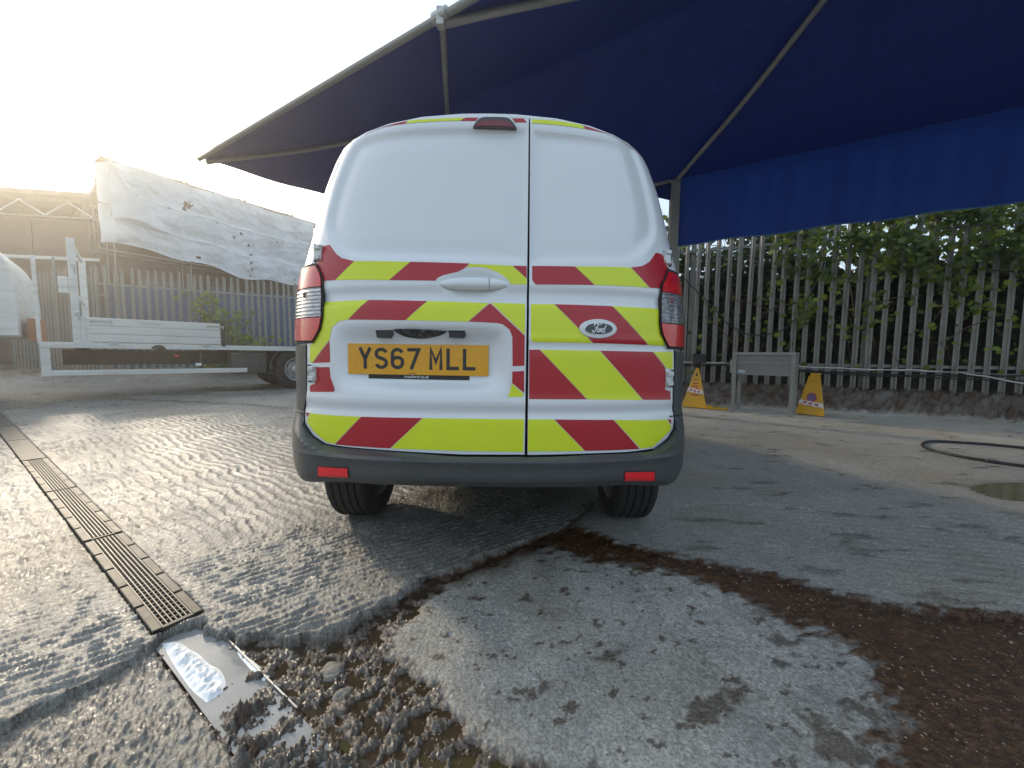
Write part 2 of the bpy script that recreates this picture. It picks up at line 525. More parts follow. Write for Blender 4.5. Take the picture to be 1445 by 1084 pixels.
def patch(poly, step, lift, skirt=None, edge=None):
    """Triangulate a flat outline (u, z) with inner points every `step`, lift it with lift(u, z) -> xyz array;
    skirt: a vector that the rim is drawn along to give thickness."""
    bd = subdivide(poly, edge or step)
    B = np.array(bd)
    lo, hi = B.min(0), B.max(0)
    nx, ny = max(1, int((hi[0] - lo[0]) / step)), max(1, int((hi[1] - lo[1]) / step))
    gx, gy = np.meshgrid(np.linspace(lo[0], hi[0], nx + 1), np.linspace(lo[1], hi[1], ny + 1))
    G = np.stack([gx.ravel(), gy.ravel()], 1)
    keep = sdist(G, B) > step * 0.35
    P = [Vector(p) for p in B] + [Vector(p) for p in G[keep]]
    n = len(B)
    vs, es, fs, *_ = mathutils.geometry.delaunay_2d_cdt(P, [], [list(range(n))], 1, 1e-7)
    V = np.array([tuple(v) for v in vs])
    area = sum(B[i][0] * B[(i + 1) % n][1] - B[(i + 1) % n][0] * B[i][1] for i in range(n))
    X = lift(V[:, 0], V[:, 1])
    verts = [tuple(p) for p in X]
    faces = [tuple(f) for f in fs]
    if skirt is not None:
        cnt = {}
        for f in faces:
            for a, b in zip(f, f[1:] + f[:1]):
                k = (min(a, b), max(a, b))
                cnt[k] = None if k in cnt else (a, b)
        mp = {}
        for e in [e for e in cnt.values() if e]:
            for i in e:
                if i not in mp:                                        # own copies of the rim, so that the edge stays crisp
                    mp[i] = len(verts)
                    verts.append(verts[i])
                    verts.append(tuple(Vector(verts[i]) + Vector(skirt)))
            faces.append((mp[e[1]], mp[e[0]], mp[e[0]] + 1, mp[e[1]] + 1))
    return verts, faces


# ---------------------------------------------------------------- measured outlines, in metres
VAN = {
'doorL': [[0.1474,1.7669],[0.0275,1.7648],[-0.1049,1.7607],[-0.3047,1.7605],[-0.405,1.7615],[-0.5064,1.7625],[-0.6007,1.791],[-0.6034,1.6505],[-0.6525,1.5322],[-0.685,1.4368],[-0.6949,1.3492],[-0.703,1.3117],[-0.7002,1.2691],[-0.664,1.2234],[-0.6456,1.1853],[-0.6382,1.1164],[-0.6392,1.0327],[-0.6534,0.9954],[-0.6886,0.9581],[-0.7074,0.9364],[-0.7108,0.8503],[-0.7177,0.7292],[-0.7319,0.6797],[-0.7298,0.6187],[-0.6848,0.5778],[-0.6207,0.5515],[-0.5437,0.5474],[-0.3528,0.5438],[-0.0868,0.5355],[0.1447,0.537]],
'doorR': [[0.1527,1.767],[0.2631,1.7707],[0.3585,1.7762],[0.483,1.8137],[0.606,1.8572],[0.7055,1.9202],[0.7572,1.793],[0.7794,1.6156],[0.815,1.4581],[0.7377,1.3397],[0.7326,1.2901],[0.7449,1.2627],[0.7124,1.2285],[0.6849,1.1871],[0.6732,1.144],[0.67,1.0424],[0.6743,0.9991],[0.7049,0.9593],[0.7374,0.9268],[0.7422,0.8451],[0.739,0.7428],[0.7406,0.7085],[0.7521,0.6585],[0.7496,0.6108],[0.7144,0.5747],[0.6482,0.5427],[0.5445,0.5384],[0.4088,0.5391],[0.1554,0.5357]],
'stripes': [["r","L",[[-0.6466,1.3119],[-0.6062,1.313],[-0.5708,1.2723],[-0.546,1.2553],[-0.4925,1.2398],[-0.5716,1.1733],[-0.6313,1.1741],[-0.6641,1.2538]]],["y","L",[[-0.491,1.2398],[-0.2751,1.2306],[-0.3528,1.1658],[-0.57,1.1732]]],["r","L",[[-0.2731,1.2306],[-0.0596,1.2247],[-0.0815,1.205],[-0.1035,1.1947],[-0.1572,1.1818],[-0.1749,1.1729],[-0.1824,1.1628],[-0.3508,1.1658]]],["y","L",[[-0.0577,1.2235],[0.0931,1.2182],[0.1448,1.1722],[0.145,1.152],[0.0882,1.1524],[0.0798,1.1668],[0.0575,1.1855],[0.0322,1.1978],[0.0005,1.2095],[-0.0311,1.2136],[-0.0626,1.2127],[-0.0721,1.2095]]],["r","L",[[0.095,1.2183],[0.1443,1.2178],[0.1447,1.1741]]],["y","L",[[-0.6242,1.0939],[-0.4346,1.0963],[-0.5125,1.0243],[-0.5482,1.0199],[-0.5815,0.9965],[-0.5927,0.9535],[-0.6812,0.8614],[-0.6958,0.868],[-0.6912,0.9242],[-0.6521,0.9624],[-0.6332,1.0125],[-0.6278,1.0713]]],["r","L",[[-0.432,1.0963],[-0.2122,1.0909],[-0.2904,1.0208],[-0.5097,1.0243]]],["y","L",[[-0.2098,1.0909],[0.011,1.0846],[-0.0637,1.0175],[-0.2879,1.0208]]],["r","L",[[0.0149,1.0839],[0.14,0.9692],[0.1398,0.8627],[0.0974,0.8606],[0.0955,0.9655],[0.0849,0.9907],[0.0609,1.0093],[0.0394,1.0138],[-0.0613,1.0175]]],["y","L",[[0.0181,1.0863],[0.1395,1.0838],[0.1407,0.9732]]],["r","L",[[-0.5939,0.9468],[-0.5932,0.8657],[-0.6775,0.8615]]],["r","L",[[-0.6639,0.8455],[-0.5968,0.8471],[-0.5937,0.8109],[-0.575,0.7626],[-0.5812,0.7539],[-0.6968,0.7476],[-0.6985,0.7703],[-0.6697,0.7823]]],["r","L",[[0.0968,0.8406],[0.1392,0.8434],[0.1402,0.7638],[0.0964,0.7997]]],["y","L",[[0.0948,0.7973],[0.1378,0.7605],[0.1348,0.75],[0.0792,0.7495],[0.0895,0.7658]]],["y","L",[[-0.699,0.663],[-0.4666,0.6649],[-0.5808,0.5542],[-0.622,0.5589],[-0.6867,0.5974],[-0.7182,0.6272]]],["r","L",[[-0.7245,0.6611],[-0.7015,0.6636],[-0.7206,0.6456]]],["r","L",[[-0.4639,0.665],[-0.2299,0.6674],[-0.3527,0.5513],[-0.5778,0.5527]]],["y","L",[[-0.2275,0.6674],[0.1406,0.6679],[0.1397,0.5471],[-0.3492,0.5514]]],["r","R",[[0.1641,1.2188],[0.3177,1.2213],[0.3908,1.1567],[0.1774,1.1526],[0.1645,1.1682]]],["y","R",[[0.3196,1.2213],[0.5332,1.2296],[0.6122,1.1599],[0.3935,1.1568]]],["r","R",[[0.5361,1.2299],[0.5842,1.2404],[0.6164,1.2612],[0.6481,1.3013],[0.6765,1.3016],[0.691,1.2915],[0.6975,1.2598],[0.7149,1.2473],[0.6718,1.1623],[0.6154,1.1602]]],["y","R",[[0.1603,1.0833],[0.2434,1.084],[0.3862,0.947],[0.1708,0.9473],[0.1618,0.9583]]],["r","R",[[0.2459,1.0841],[0.4599,1.0828],[0.6083,0.9436],[0.3895,0.9471]]],["y","R",[[0.4624,1.0829],[0.6577,1.0822],[0.6667,1.0104],[0.6895,0.9411],[0.6112,0.9436]]],["r","R",[[0.1568,0.9202],[0.1936,0.9206],[0.3706,0.7413],[0.1584,0.7419]]],["y","R",[[0.196,0.9206],[0.4147,0.9192],[0.5926,0.7351],[0.3732,0.7413]]],["r","R",[[0.4181,0.9192],[0.6312,0.9179],[0.6948,0.8565],[0.698,0.7708],[0.7274,0.7623],[0.728,0.7302],[0.5954,0.7358]]],["y","R",[[0.6352,0.9179],[0.7312,0.9194],[0.7352,0.8507],[0.7005,0.8564]]],["y","R",[[0.1562,0.667],[0.249,0.6672],[0.367,0.5491],[0.157,0.5486]]],["r","R",[[0.2523,0.6672],[0.4758,0.6626],[0.5877,0.5468],[0.3695,0.549]]],["y","R",[[0.4784,0.6626],[0.7114,0.6517],[0.7359,0.624],[0.7341,0.6063],[0.6837,0.574],[0.6442,0.549],[0.5925,0.5473]]],["r","R",[[0.7162,0.6512],[0.7362,0.6491],[0.737,0.6292]]],["r","L",[[-0.4846,1.7546],[-0.4372,1.7581],[-0.3765,1.7624],[-0.303,1.7646],[-0.3125,1.7543],[-0.4055,1.755]]],["y","L",[[-0.2995,1.7649],[-0.2031,1.7632],[-0.0865,1.7636],[-0.1024,1.7531],[-0.2026,1.7529],[-0.3097,1.7539]]],["r","L",[[-0.083,1.7644],[-0.0372,1.7643],[-0.0474,1.7518],[-0.1036,1.7521]]],["r","L",[[0.0867,1.763],[0.1278,1.7647],[0.1404,1.75],[0.0969,1.7482]]],["y","R",[[0.1595,1.7633],[0.2554,1.7645],[0.3491,1.7634],[0.3602,1.7474],[0.2552,1.7474],[0.1595,1.7482]]],["r","R",[[0.3526,1.7633],[0.4743,1.805],[0.6609,1.9502],[0.6036,1.8432],[0.4586,1.7501],[0.3624,1.7478]]]],
'brake': [[-0.055,1.7223],[-0.0519,1.7295],[-0.041,1.7471],[-0.0312,1.7554],[-0.0175,1.7616],[0.0227,1.7624],[0.0579,1.7614],[0.073,1.7593],[0.0856,1.7478],[0.0971,1.7332],[0.1035,1.7195]],
'brake_lens': [[-0.0468,1.726],[-0.0341,1.739],[-0.0222,1.7459],[0.0229,1.7477],[0.0631,1.7463],[0.0782,1.7394],[0.0934,1.7237]],
'plate': [[-0.5165,0.8246],[-0.508,0.9368],[0.0139,0.9343],[0.0099,0.8231]],
'platecard': [[-0.4503,0.8228],[-0.4449,0.8102],[-0.0609,0.8083],[-0.0551,0.8232]],
'plateholes': [[-0.4159,0.8837],[-0.0886,0.8861]],
'lampl': [[-0.409,0.9892],[-0.344,0.988],[-0.341,0.9737],[-0.3546,0.957],[-0.4041,0.9591]],
'lampr': [[-0.1367,0.9892],[-0.0767,0.989],[-0.0736,0.9699],[-0.0805,0.959],[-0.1329,0.9609]],
'hole': [[-0.342,0.9873],[-0.3077,0.9905],[-0.2127,0.9886],[-0.1406,0.9838],[-0.1581,0.971],[-0.1933,0.963],[-0.2365,0.9561],[-0.284,0.9597],[-0.316,0.968]],
'badge': [[0.3383,0.9977],[0.4082,1.0338],[0.4804,1.0],[0.4106,0.966],[0.3568,0.9981],[0.4084,1.0164],[0.4619,0.9986],[0.4094,0.9761]],
'handle': [[-0.1734,1.1505],[-0.1679,1.1604],[-0.1341,1.1726],[-0.0835,1.1751],[-0.0218,1.1756],[0.0118,1.176],[0.0511,1.1719],[0.0736,1.1624],[0.0827,1.1505],[0.0739,1.1372],[0.0516,1.1266],[0.0237,1.1184],[0.0041,1.1162],[-0.1053,1.12],[-0.1335,1.1232],[-0.1591,1.1365]],
'handlecup': [[-0.1762,1.1505],[-0.1651,1.1674],[-0.1118,1.1873],[-0.0727,1.203],[-0.0165,1.2035],[0.0228,1.1927],[0.0454,1.1803],[0.0764,1.1667],[0.0863,1.1514],[0.0739,1.133],[0.0265,1.117],[-0.0097,1.0999],[-0.1078,1.099],[-0.1249,1.1157],[-0.1618,1.1309]],
'lampL': [[[-0.7065,1.2656],[-0.661,1.2182],[-0.6496,1.1886],[-0.6474,1.1638],[-0.6589,1.1631],[-0.7626,1.1666],[-0.7878,1.2003],[-0.7544,1.2463],[-0.7211,1.2688]],[[-0.7621,1.1647],[-0.6588,1.1614],[-0.6473,1.1621],[-0.6416,1.1172],[-0.6424,1.0418],[-0.7847,1.0493],[-0.906,1.0906],[-0.9001,1.1626]],[[-0.7922,1.0489],[-0.6423,1.0401],[-0.6454,1.0157],[-0.6557,0.9949],[-0.6877,0.9593],[-0.7142,0.9455],[-0.7568,0.9445],[-0.9093,0.9804],[-0.9074,1.0393]]],
'lampR': [[[0.7593,1.2701],[0.8552,1.328],[0.8734,1.2916],[0.8868,1.2333],[0.8858,1.1992],[0.7814,1.1645],[0.6878,1.1585],[0.6846,1.1745],[0.6924,1.1921],[0.7164,1.2256]],[[0.6878,1.1568],[0.781,1.1627],[0.8877,1.1944],[0.8965,1.146],[0.8971,1.0566],[0.675,1.0335],[0.674,1.0838]],[[0.6761,1.0319],[0.8972,1.0542],[0.8992,0.977],[0.8915,0.9528],[0.7763,0.9334],[0.7408,0.9333],[0.7096,0.9623],[0.6854,0.9918]]],
'recess': [[-0.5885,0.9618],[-0.5676,0.9988],[-0.5358,1.0173],[-0.2805,1.0161],[0.0355,1.0122],[0.0713,0.9984],[0.0907,0.9655],[0.0947,0.8862],[0.0931,0.8061],[0.0775,0.7657],[0.0414,0.7556],[-0.2499,0.7534],[-0.5089,0.7534],[-0.5611,0.7631],[-0.5798,0.8029],[-0.5915,0.8531]],
'recess_in': [[-0.5189,0.9246],[-0.4955,0.9386],[-0.2811,0.9397],[-0.0077,0.9328],[0.0122,0.9251],[0.0167,0.8454],[0.0009,0.8172],[-0.0392,0.8048],[-0.2495,0.8053],[-0.4801,0.8098],[-0.5147,0.8256],[-0.5211,0.871]],
'winL_o': [[0.1484,1.7321],[-0.1037,1.73],[-0.3027,1.7337],[-0.433,1.7331],[-0.4976,1.73],[-0.5334,1.7073],[-0.5675,1.6353],[-0.6051,1.5324],[-0.6267,1.4347],[-0.6274,1.3842],[-0.5959,1.3221],[-0.5468,1.2689],[-0.5002,1.2482],[-0.3531,1.2371],[0.1493,1.2268]],
'winR_o': [[0.1506,1.7253],[0.356,1.7247],[0.4878,1.7326],[0.5673,1.7415],[0.5939,1.7088],[0.6237,1.6164],[0.6503,1.501],[0.6634,1.4072],[0.6474,1.3517],[0.602,1.301],[0.5543,1.261],[0.5031,1.2432],[0.3536,1.2356],[0.1545,1.225]],
'hinges': [[-0.6917,1.306],[0.8511,1.3984],[-0.7105,0.8168],[0.7568,0.8061]],
'reflL': [[-0.6289,0.481],[-0.5015,0.4869],[-0.5005,0.4509],[-0.6286,0.4437]],
'reflR': [[0.515,0.4823],[0.6375,0.4736],[0.6414,0.4387],[0.5163,0.4458]]}
GROUND = {
'edge': [[-1.221,0.859],[-1.207,0.914],[-1.144,0.976],[-1.117,1.07],[-1.131,1.154],[-1.087,1.2],[-1.021,1.228],[-0.911,1.173],[-0.8,1.17],[-0.717,1.176],[-0.624,1.165],[-0.577,1.194],[-0.52,1.25],[-0.469,1.318],[-0.414,1.393],[-0.358,1.507],[-0.194,1.609],[-0.014,1.753],[0.144,1.857],[0.302,1.997],[0.403,2.138],[0.492,2.277],[0.59,2.421]],
'nearslab': [[0.189,1.806],[-0.013,1.72],[-0.093,1.62],[-0.187,1.557],[-0.261,1.484],[-0.311,1.352],[-0.39,1.175],[-0.362,1.115],[-0.277,1.061],[-0.181,0.99],[-0.108,0.905],[-0.046,0.844],[0.037,0.804],[0.131,0.795],[0.252,0.778],[0.351,0.717],[0.846,0.722],[0.827,0.784],[0.965,0.903],[1.018,0.971],[1.067,1.048],[1.067,1.174],[1.035,1.228],[0.925,1.294],[0.881,1.415],[0.709,1.552],[0.453,1.621],[0.245,1.739]],
'soil': [[0.144,1.805],[0.245,1.739],[0.453,1.621],[0.709,1.552],[0.881,1.415],[0.925,1.294],[1.035,1.228],[1.067,1.174],[1.067,1.048],[1.018,0.971],[0.965,0.903],[0.827,0.784],[0.846,0.722],[1.435,0.727],[2.142,1.121],[1.824,1.3],[1.79,1.431],[1.713,1.475],[1.455,1.333],[1.293,1.379],[1.126,1.511],[0.922,1.606],[0.741,1.679],[0.544,1.786],[0.428,1.878],[0.404,2.017],[0.347,1.998]],
'gullyL': [[-1.079,1.114],[-0.911,1.004],[-0.816,0.951],[-0.715,0.902],[-0.621,0.843],[-0.506,0.772]],
'gullyR': [[-1.032,1.228],[-0.869,1.125],[-0.729,1.043],[-0.576,0.96],[-0.304,0.773]],
'foam': [[-1.087,1.122],[-1.048,1.132],[-0.999,1.106],[-0.953,1.09],[-0.894,1.056],[-0.854,1.044],[-0.806,1.005],[-0.797,0.978],[-0.815,0.958],[-0.871,0.983],[-0.929,1.018],[-0.999,1.062]],
'foam2': [[-0.86,1.137],[-0.806,1.1],[-0.756,1.071],[-0.718,1.048],[-0.687,1.026],[-0.692,1.009],[-0.736,1.033],[-0.777,1.063],[-0.837,1.106]],
'stones': [[-0.425,1.384],[-0.377,1.537],[-0.514,1.058],[-0.498,1.294],[-0.249,1.629]],
'soilspots': [[0.768,0.866],[0.769,0.828],[0.759,0.888],[0.773,0.804],[0.918,0.928],[0.627,0.977],[0.809,1.063],[0.519,0.933],[0.288,1.124],[0.071,0.981],[0.844,1.242],[0.883,1.162]],
'hose': [[5.213,3.856],[5.071,4.003],[4.816,4.106],[4.616,4.148],[4.382,4.037],[4.188,3.841],[4.11,3.641],[4.15,3.417],[4.239,3.284],[4.318,3.182]],
'puddleR': [[3.272,2.677],[3.527,2.761],[3.793,2.785],[4.025,2.746],[3.737,2.511],[3.314,2.424],[3.212,2.471],[3.207,2.562]],
'joint2': [[1.017,2.247],[1.268,2.32],[1.477,2.303],[1.738,2.245],[2.02,2.179],[2.198,2.034],[2.553,1.85]],
'bank': [[3.346,7.14],[3.52,6.59],[4.335,6.017],[4.637,5.698],[5.747,5.346],[6.851,5.092]],
'lorry': [[-13.065,10.671],[-5.337,9.003]],
'cracks': [[-5.144,4.102],[-4.791,4.197],[-4.511,4.551]],
'zone': [[-1.48,1.554],[-1.314,1.767],[-1.047,2.121],[-0.724,2.383]],
'frame': [[3.64,6.349],[4.185,5.867],[3.957,6.711],[4.526,6.254]],
'signs': [[3.25,7.133],[3.431,6.584],[5.108,6.889],[4.748,5.904]]}
FENCE = {
'pipe_a': [[-0.198,0.801],[0.203,0.798],[0.566,0.794]],
'pipe_b': [[1.608,0.764],[2.32,0.736],[3.281,0.73],[3.834,0.701],[4.14,0.645],[4.527,0.553]],
'cable_a': [[-0.15,0.742],[0.569,0.756],[1.62,0.696],[2.671,0.659],[3.599,0.645],[4.539,0.675]],
'cable_b': [[1.691,0.676],[2.501,0.625],[3.296,0.625],[4.017,0.601],[4.534,0.601]],
'cable_c': [[1.606,0.724],[2.967,0.715],[3.852,0.714],[4.505,0.687]],
'hang_a': [[-0.196,2.441],[0.15,2.061],[0.375,1.813],[0.598,1.523],[0.934,1.331],[1.21,1.318],[1.474,1.405],[1.684,1.631],[1.828,1.975],[1.936,2.27],[2.024,2.56]],
'hang_b': [[3.024,2.691],[3.214,2.555],[3.427,2.438],[3.776,2.325],[4.133,2.258],[4.434,2.206]],
'box': [[0.02,0.951],[0.247,0.784]],
'bottoms': [[0.044,0.43],[0.859,0.531],[1.652,0.466],[2.378,0.428],[3.048,0.359],[3.664,0.34],[4.233,0.33]],
'ivy': [[2.044,2.576],[2.151,3.114],[2.416,2.082],[2.781,2.553],[3.184,3.03],[4.411,3.096]]}

# ---------------------------------------------------------------- the ground
DA, DN = np.array([-0.831, 0.556]), np.array([0.556, 0.831])      # drain: along, across
D0 = np.array([-1.142, 1.167])
DRAIN_W, DRAIN_L = 0.132, 8.2
FP, FD_, FN = np.array([3.61, 7.75]), np.array([0.9115, -0.411]), np.array([-0.411, -0.9115])   # right fence: point, along, to yard

def make_ground():
    r = np.concatenate([np.linspace(-4.2, -1.62, 70)[:-1], np.linspace(-1.62, 1.62, 780), np.linspace(1.62, 4.2, 70)[1:]])
    y = np.exp(np.linspace(math.log(0.42), math.log(24.0), 830))
    nr, ny = len(r), len(y)
    Yg, Rg = np.meshgrid(y, r, indexing='ij')
    X, Y = (Rg * Yg).ravel(), Yg.ravel()
    n = len(X)
    P = np.stack([X, Y], 1)
    near = (Y < 4.0)
    jx, jy = fbm(X * 12, Y * 12, 5, 11, .62) * 0.032, fbm(X * 12, Y * 12, 5, 23, .62) * 0.032
    Q = P + np.stack([jx, jy], 1)
    edge = GROUND['edge']
    soil_up = [(0.428, 1.878), (0.544, 1.786), (0.741, 1.679), (0.922, 1.606), (1.126, 1.511), (1.293, 1.379), (1.455, 1.333),
               (1.60, 1.30), (1.824, 1.27), (2.142, 1.121), (6, 0.2), (40, -6)]
    up_poly = [(-40, 0.25), (-1.75, 0.60)] + [tuple(p) for p in edge[:20]] + soil_up + [(40, 60), (-40, 60)]
    def near_sd(poly, pts=Q, rng_=near, fill=-9.0):
        o = np.full(n, fill)
        o[rng_] = sdist(pts[rng_], poly)
        return o
    def near_line(poly, pts=Q, rng_=near):
        o = np.full(n, 9.0)
        o[rng_] = seg_dist(pts[rng_], poly, False)
        return o
    d_up = np.full(n, 9.0)
    d_up[near] = sdist(Q[near], up_poly)
    up = sm(-0.008, 0.003, d_up)
    d_ns = near_sd(GROUND['nearslab'])
    ns = sm(-0.02, 0.02, d_ns) * (1 - up)
    d_soil = near_sd(GROUND['soil'])
    sl = sm(-0.035, 0.03, d_soil + 0.045 * fbm(X * 14, Y * 14, 4, 5) + 0.10 * fbm(X * 7 + Y * 3, Y * 26 - X * 8, 4, 6))
    sl *= 1 - 0.9 * sm(0.02, 0.05, d_up) * (d_up < 8)
    # drain and gully coordinates
    da, dn = (P - D0) @ DA, (P - D0) @ DN
    # --- lower left slab: left of the gully, below the step
    left_low = (1 - up) * sm(0.010, -0.010, dn + 0.012 + 0.01 * fbm(X * 20, Y * 20, 2, 3)) 
    gully = (1 - up) * sm(-0.018, 0.004, dn) * sm(DRAIN_W + 0.012, DRAIN_W - 0.01, dn) * sm(0.06, 0.0, da)
    rub = np.clip((1 - up) * (1 - ns) * (1 - left_low) * (1 - sl), 0, 1)
    # --- heights
    z = np.zeros(n)
    warp = fbm(X * 2.0, Y * 2.0, 3, 40) * 0.07
    p1 = X * -0.574 + Y * 0.819 + warp * 0.55
    rough = fbm(X * 42, Y * 42, 4, 50, 0.6)
    fine = fbm(X * 120, Y * 120, 3, 60, 0.6)
    zone_d = np.zeros(n)
    zl = [(-9, -0.4), (-1.9, 0.99), (-1.48, 1.554), (-1.314, 1.767), (-1.047, 2.121), (-0.724, 2.383), (-0.2, 2.75), (0.8, 3.4), (9, 8), (-9, 8)]
    zf = sm(-0.12, 0.14, np.where(Y < 9, sdist(P, zl), 1.0))             # 1 = far set of ridges
    s1 = 2 * math.pi / 0.036
    w1 = (0.5 + 0.5 * np.sin(p1 * s1 + fbm(X * 7, Y * 7, 4, 70, 0.6) * 2.2)) ** 2.2 * 2 - 0.7
    p2 = X * 0.556 + Y * 0.831 + warp * 0.8
    s2 = 2 * math.pi / 0.070
    w2 = (0.5 + 0.5 * np.sin(p2 * s2 + fbm(X * 5, Y * 5, 4, 80, 0.6) * 2.6)) ** 2.0 * 2 - 0.7
    right = sm(0.0, 0.5, X - 0.12 - 0.22 * (Y - 1.9))                     # smoother slab right of the joint, under the canopy
    amp_var = 0.55 + 0.9 * np.clip(fbm(X * 3, Y * 3, 3, 90) + 0.35, 0, 1)
    br = np.clip(0.75 + fbm(X * 16, Y * 16, 3, 91), 0.1, 1.4)             # ridges broken along their length
    ridge = (1 - zf) * w1 * 0.0048 * amp_var * br + zf * w2 * 0.0055 * amp_var * br
    fade = sm(14, 6, Y)
    z_up = ridge * (1 - right) * fade + rough * (0.0036 - 0.0022 * right) + fine * (0.0034 - 0.0022 * right)
    w3 = np.sin((X * 0.25 + Y * 0.97 + warp * 0.2) * 2 * math.pi / 0.06 + fbm(X * 5, Y * 5, 2, 75) * 2)
    z_up += right * w3 * 0.0014 * sm(0.9, 2.2, X) * sm(4.5, 3.0, Y)
    z_up += fbm(X * 0.9, Y * 0.9, 3, 95) * 0.006
    lip = np.exp(-((d_up - 0.02) / 0.018) ** 2) * (Y < 2.2) * sm(0.35, 0.0, X)
    z_up += lip * (0.0 + 0.004 * np.clip(fbm(X * 11, Y * 11, 3, 15), -0.2, 1))
    chips = fbm((X * 0.83 + Y * 0.56) * 46, (X * -0.56 + Y * 0.83) * 22, 4, 101, 0.6)
    z_ll = -0.025 + np.abs(chips) * 0.014 + fine * 0.0022 + fbm(X * 5, Y * 5, 3, 102) * 0.008
    pit = np.clip(fbm(X * 17, Y * 17, 4, 110) - 0.42, 0, 1)
    z_ns = -0.018 + fbm(X * 60, Y * 60, 4, 111, 0.65) * 0.0013 + fine * 0.0012 - pit * 0.03 + fbm(X * 3, Y * 3, 2, 112) * 0.006
    lum = fbm(X * 19, Y * 19, 5, 120, 0.62)
    lum2 = fbm(X * 70, Y * 70, 3, 121, 0.6)
    z_rub = -0.033 + np.clip(lum + 0.06, -0.35, 0.45) * 0.019 + np.abs(lum2) * 0.009 + np.abs(fbm(X * 95, Y * 95, 3, 122, 0.6)) * 0.007 + fine * 0.003
    z_soil = -0.024 + fbm(X * 26, Y * 26, 4, 130, 0.6) * 0.007 + np.clip(fbm(X * 75, Y * 75, 2, 131) - 0.25, 0, 1) * 0.012
    z_low = z_rub * rub + z_ll * left_low + z_ns * np.clip(ns, 0, 1) * (1 - left_low)
    wsum = rub + left_low + ns * (1 - left_low)
    z_low = np.where(wsum > 1e-3, z_low / np.maximum(wsum, 1e-3), -0.03)
    z_low = z_low * (1 - sl) + z_soil * sl
    z_low *= 1 - 0.78 * sm(-0.1, 0.5, X)
    gdep = -0.043 + sm(-0.32, -0.52, da + 0.12 * lum) * (0.011 + np.clip(lum + 0.12, -0.2, 0.5) * 0.022 + np.abs(lum2) * 0.010) + np.abs(lum2) * 0.006 + np.clip(fbm(X * 11, Y * 11, 4, 199) - 0.12, 0, 1) * 0.06
    z_low = z_low * (1 - gully) + gdep * gully
    z = z_up * up + z_low * (1 - up)
    z = z * (1 - sl * up) + (z_soil + 0.03) * sl * up
    # cracks and joints
    crack = near_line(edge[19:])
    z -= 0.02 * np.exp(-(crack / 0.016) ** 2) * up
    j2 = near_line(GROUND['joint2'])
    z -= 0.006 * np.exp(-(j2 / 0.02) ** 2)
    # drain slot
    slot = sm(-0.004, 0.004, dn) * sm(DRAIN_W + 0.004, DRAIN_W - 0.004, dn) * sm(-0.012, 0.0, da) * sm(DRAIN_L + .01, DRAIN_L, da)
    shoulder = np.exp(-((dn - DRAIN_W - 0.03) / 0.02) ** 2) + np.exp(-((dn + 0.03) / 0.02) ** 2)
    z = z * (1 - 0.6 * shoulder * (da > 0) * (da < DRAIN_L)) 
    z = z * (1 - slot) - 0.10 * slot
    # puddle hollow on the right
    pr = near_sd([tuple(p) for p in GROUND['puddleR']], P)
    z -= 0.014 * sm(-0.10, 0.12, pr)
    # soil bank under the right-hand fence
    t, f = (P - FP) @ FD_, (P - FP) @ FN
    toe = 0.62 + 0.30 * sm(2.2, 0.0, t) + 0.10 * fbm(X * 2.5, Y * 2.5, 3, 140)
    bank = sm(toe, 0.02, f) * (X > 1.0)
    bk = np.where(X > 1.0, bank, 0)
    z += bk * (0.385 + 0.05 * fbm(X * 3, Y * 3, 3, 141)) + sm(0, 0.25, bk) * fbm(X * 14, Y * 14, 4, 142, 0.6) * 0.085
    # rise of dirt below the left-hand fence
    lf = (P - np.array([-11.95, 11.23])) @ np.array([-0.515, 0.857])
    lb = sm(-0.5, 0.2, lf) * (Y > 6) * (X < 3)
    z += lb * (0.28 + 0.1 * fbm(X * 2, Y * 2, 3, 143))
    # --- masks
    soil = np.clip(sl * 1.0, 0, 1)
    soil = np.maximum(soil, sm(0.0, 0.25, bk) * (0.55 + 0.5 * np.clip(fbm(X * 4, Y * 4, 4, 190) + 0.25, -.6, .8)))
    soil = np.maximum(soil, lb * 0.7)
    strip = (1 - up) * sm(0.14, 0.03, -d_up) * sm(-0.68, -0.3, X) * near
    soil = np.maximum(soil, strip * 0.9 * (1 - 0.2 * left_low))
    mud = (0.35 + 0.65 * sm(0.10, -0.06, lum + 0.3 * lum2)) * rub
    soil = np.maximum(soil, mud * 0.8)
    spots = np.zeros(n)
    for k, (sx, sy) in enumerate(GROUND['soilspots']):
        rr = 0.020 + 0.028 * ((k * 37) % 10) / 10
        dx, dy = (Q[:, 0] - sx) + jx, (Q[:, 1] - sy) + jy
        spots = np.maximum(spots, sm(rr * 1.5, rr * 0.8, np.hypot(dx * 0.8, dy * 1.5)))
    spots = np.maximum(spots, ns * sm(0.42, 0.47, fbm(X * 15 - Y * 4, Y * 22, 5, 150, 0.6)))
    spots = np.maximum(spots, 0.95 * ns * sm(0.09, 0.0, d_soil * -1) * sm(0.05, 0.25, fbm(X * 15, Y * 15, 3, 151)))
    soil = np.maximum(soil, spots * 0.45)
    wet = np.clip(rub * 0.85 + gully, 0, 1)
    wet = np.maximum(wet, spots * 0.95)
    wet = np.maximum(wet, sm(0.0, 0.25, bk) * 0.95)
    wet = np.maximum(wet, soil * 0.55 * near)
    wet = np.maximum(wet, np.exp(-(crack / 0.05) ** 2) * 0.95)
    wet = np.maximum(wet, strip)
    wet = np.maximum(wet, sm(0.07, 0.0, np.abs(d_up + 0.02)) * (Y < 2.1) * 0.75)
    sp2 = sm(0.34, 0.46, fbm(X * 2.6, Y * 9, 4, 160, 0.55)) * right * up
    wet = np.maximum(wet, sp2 * 0.8)
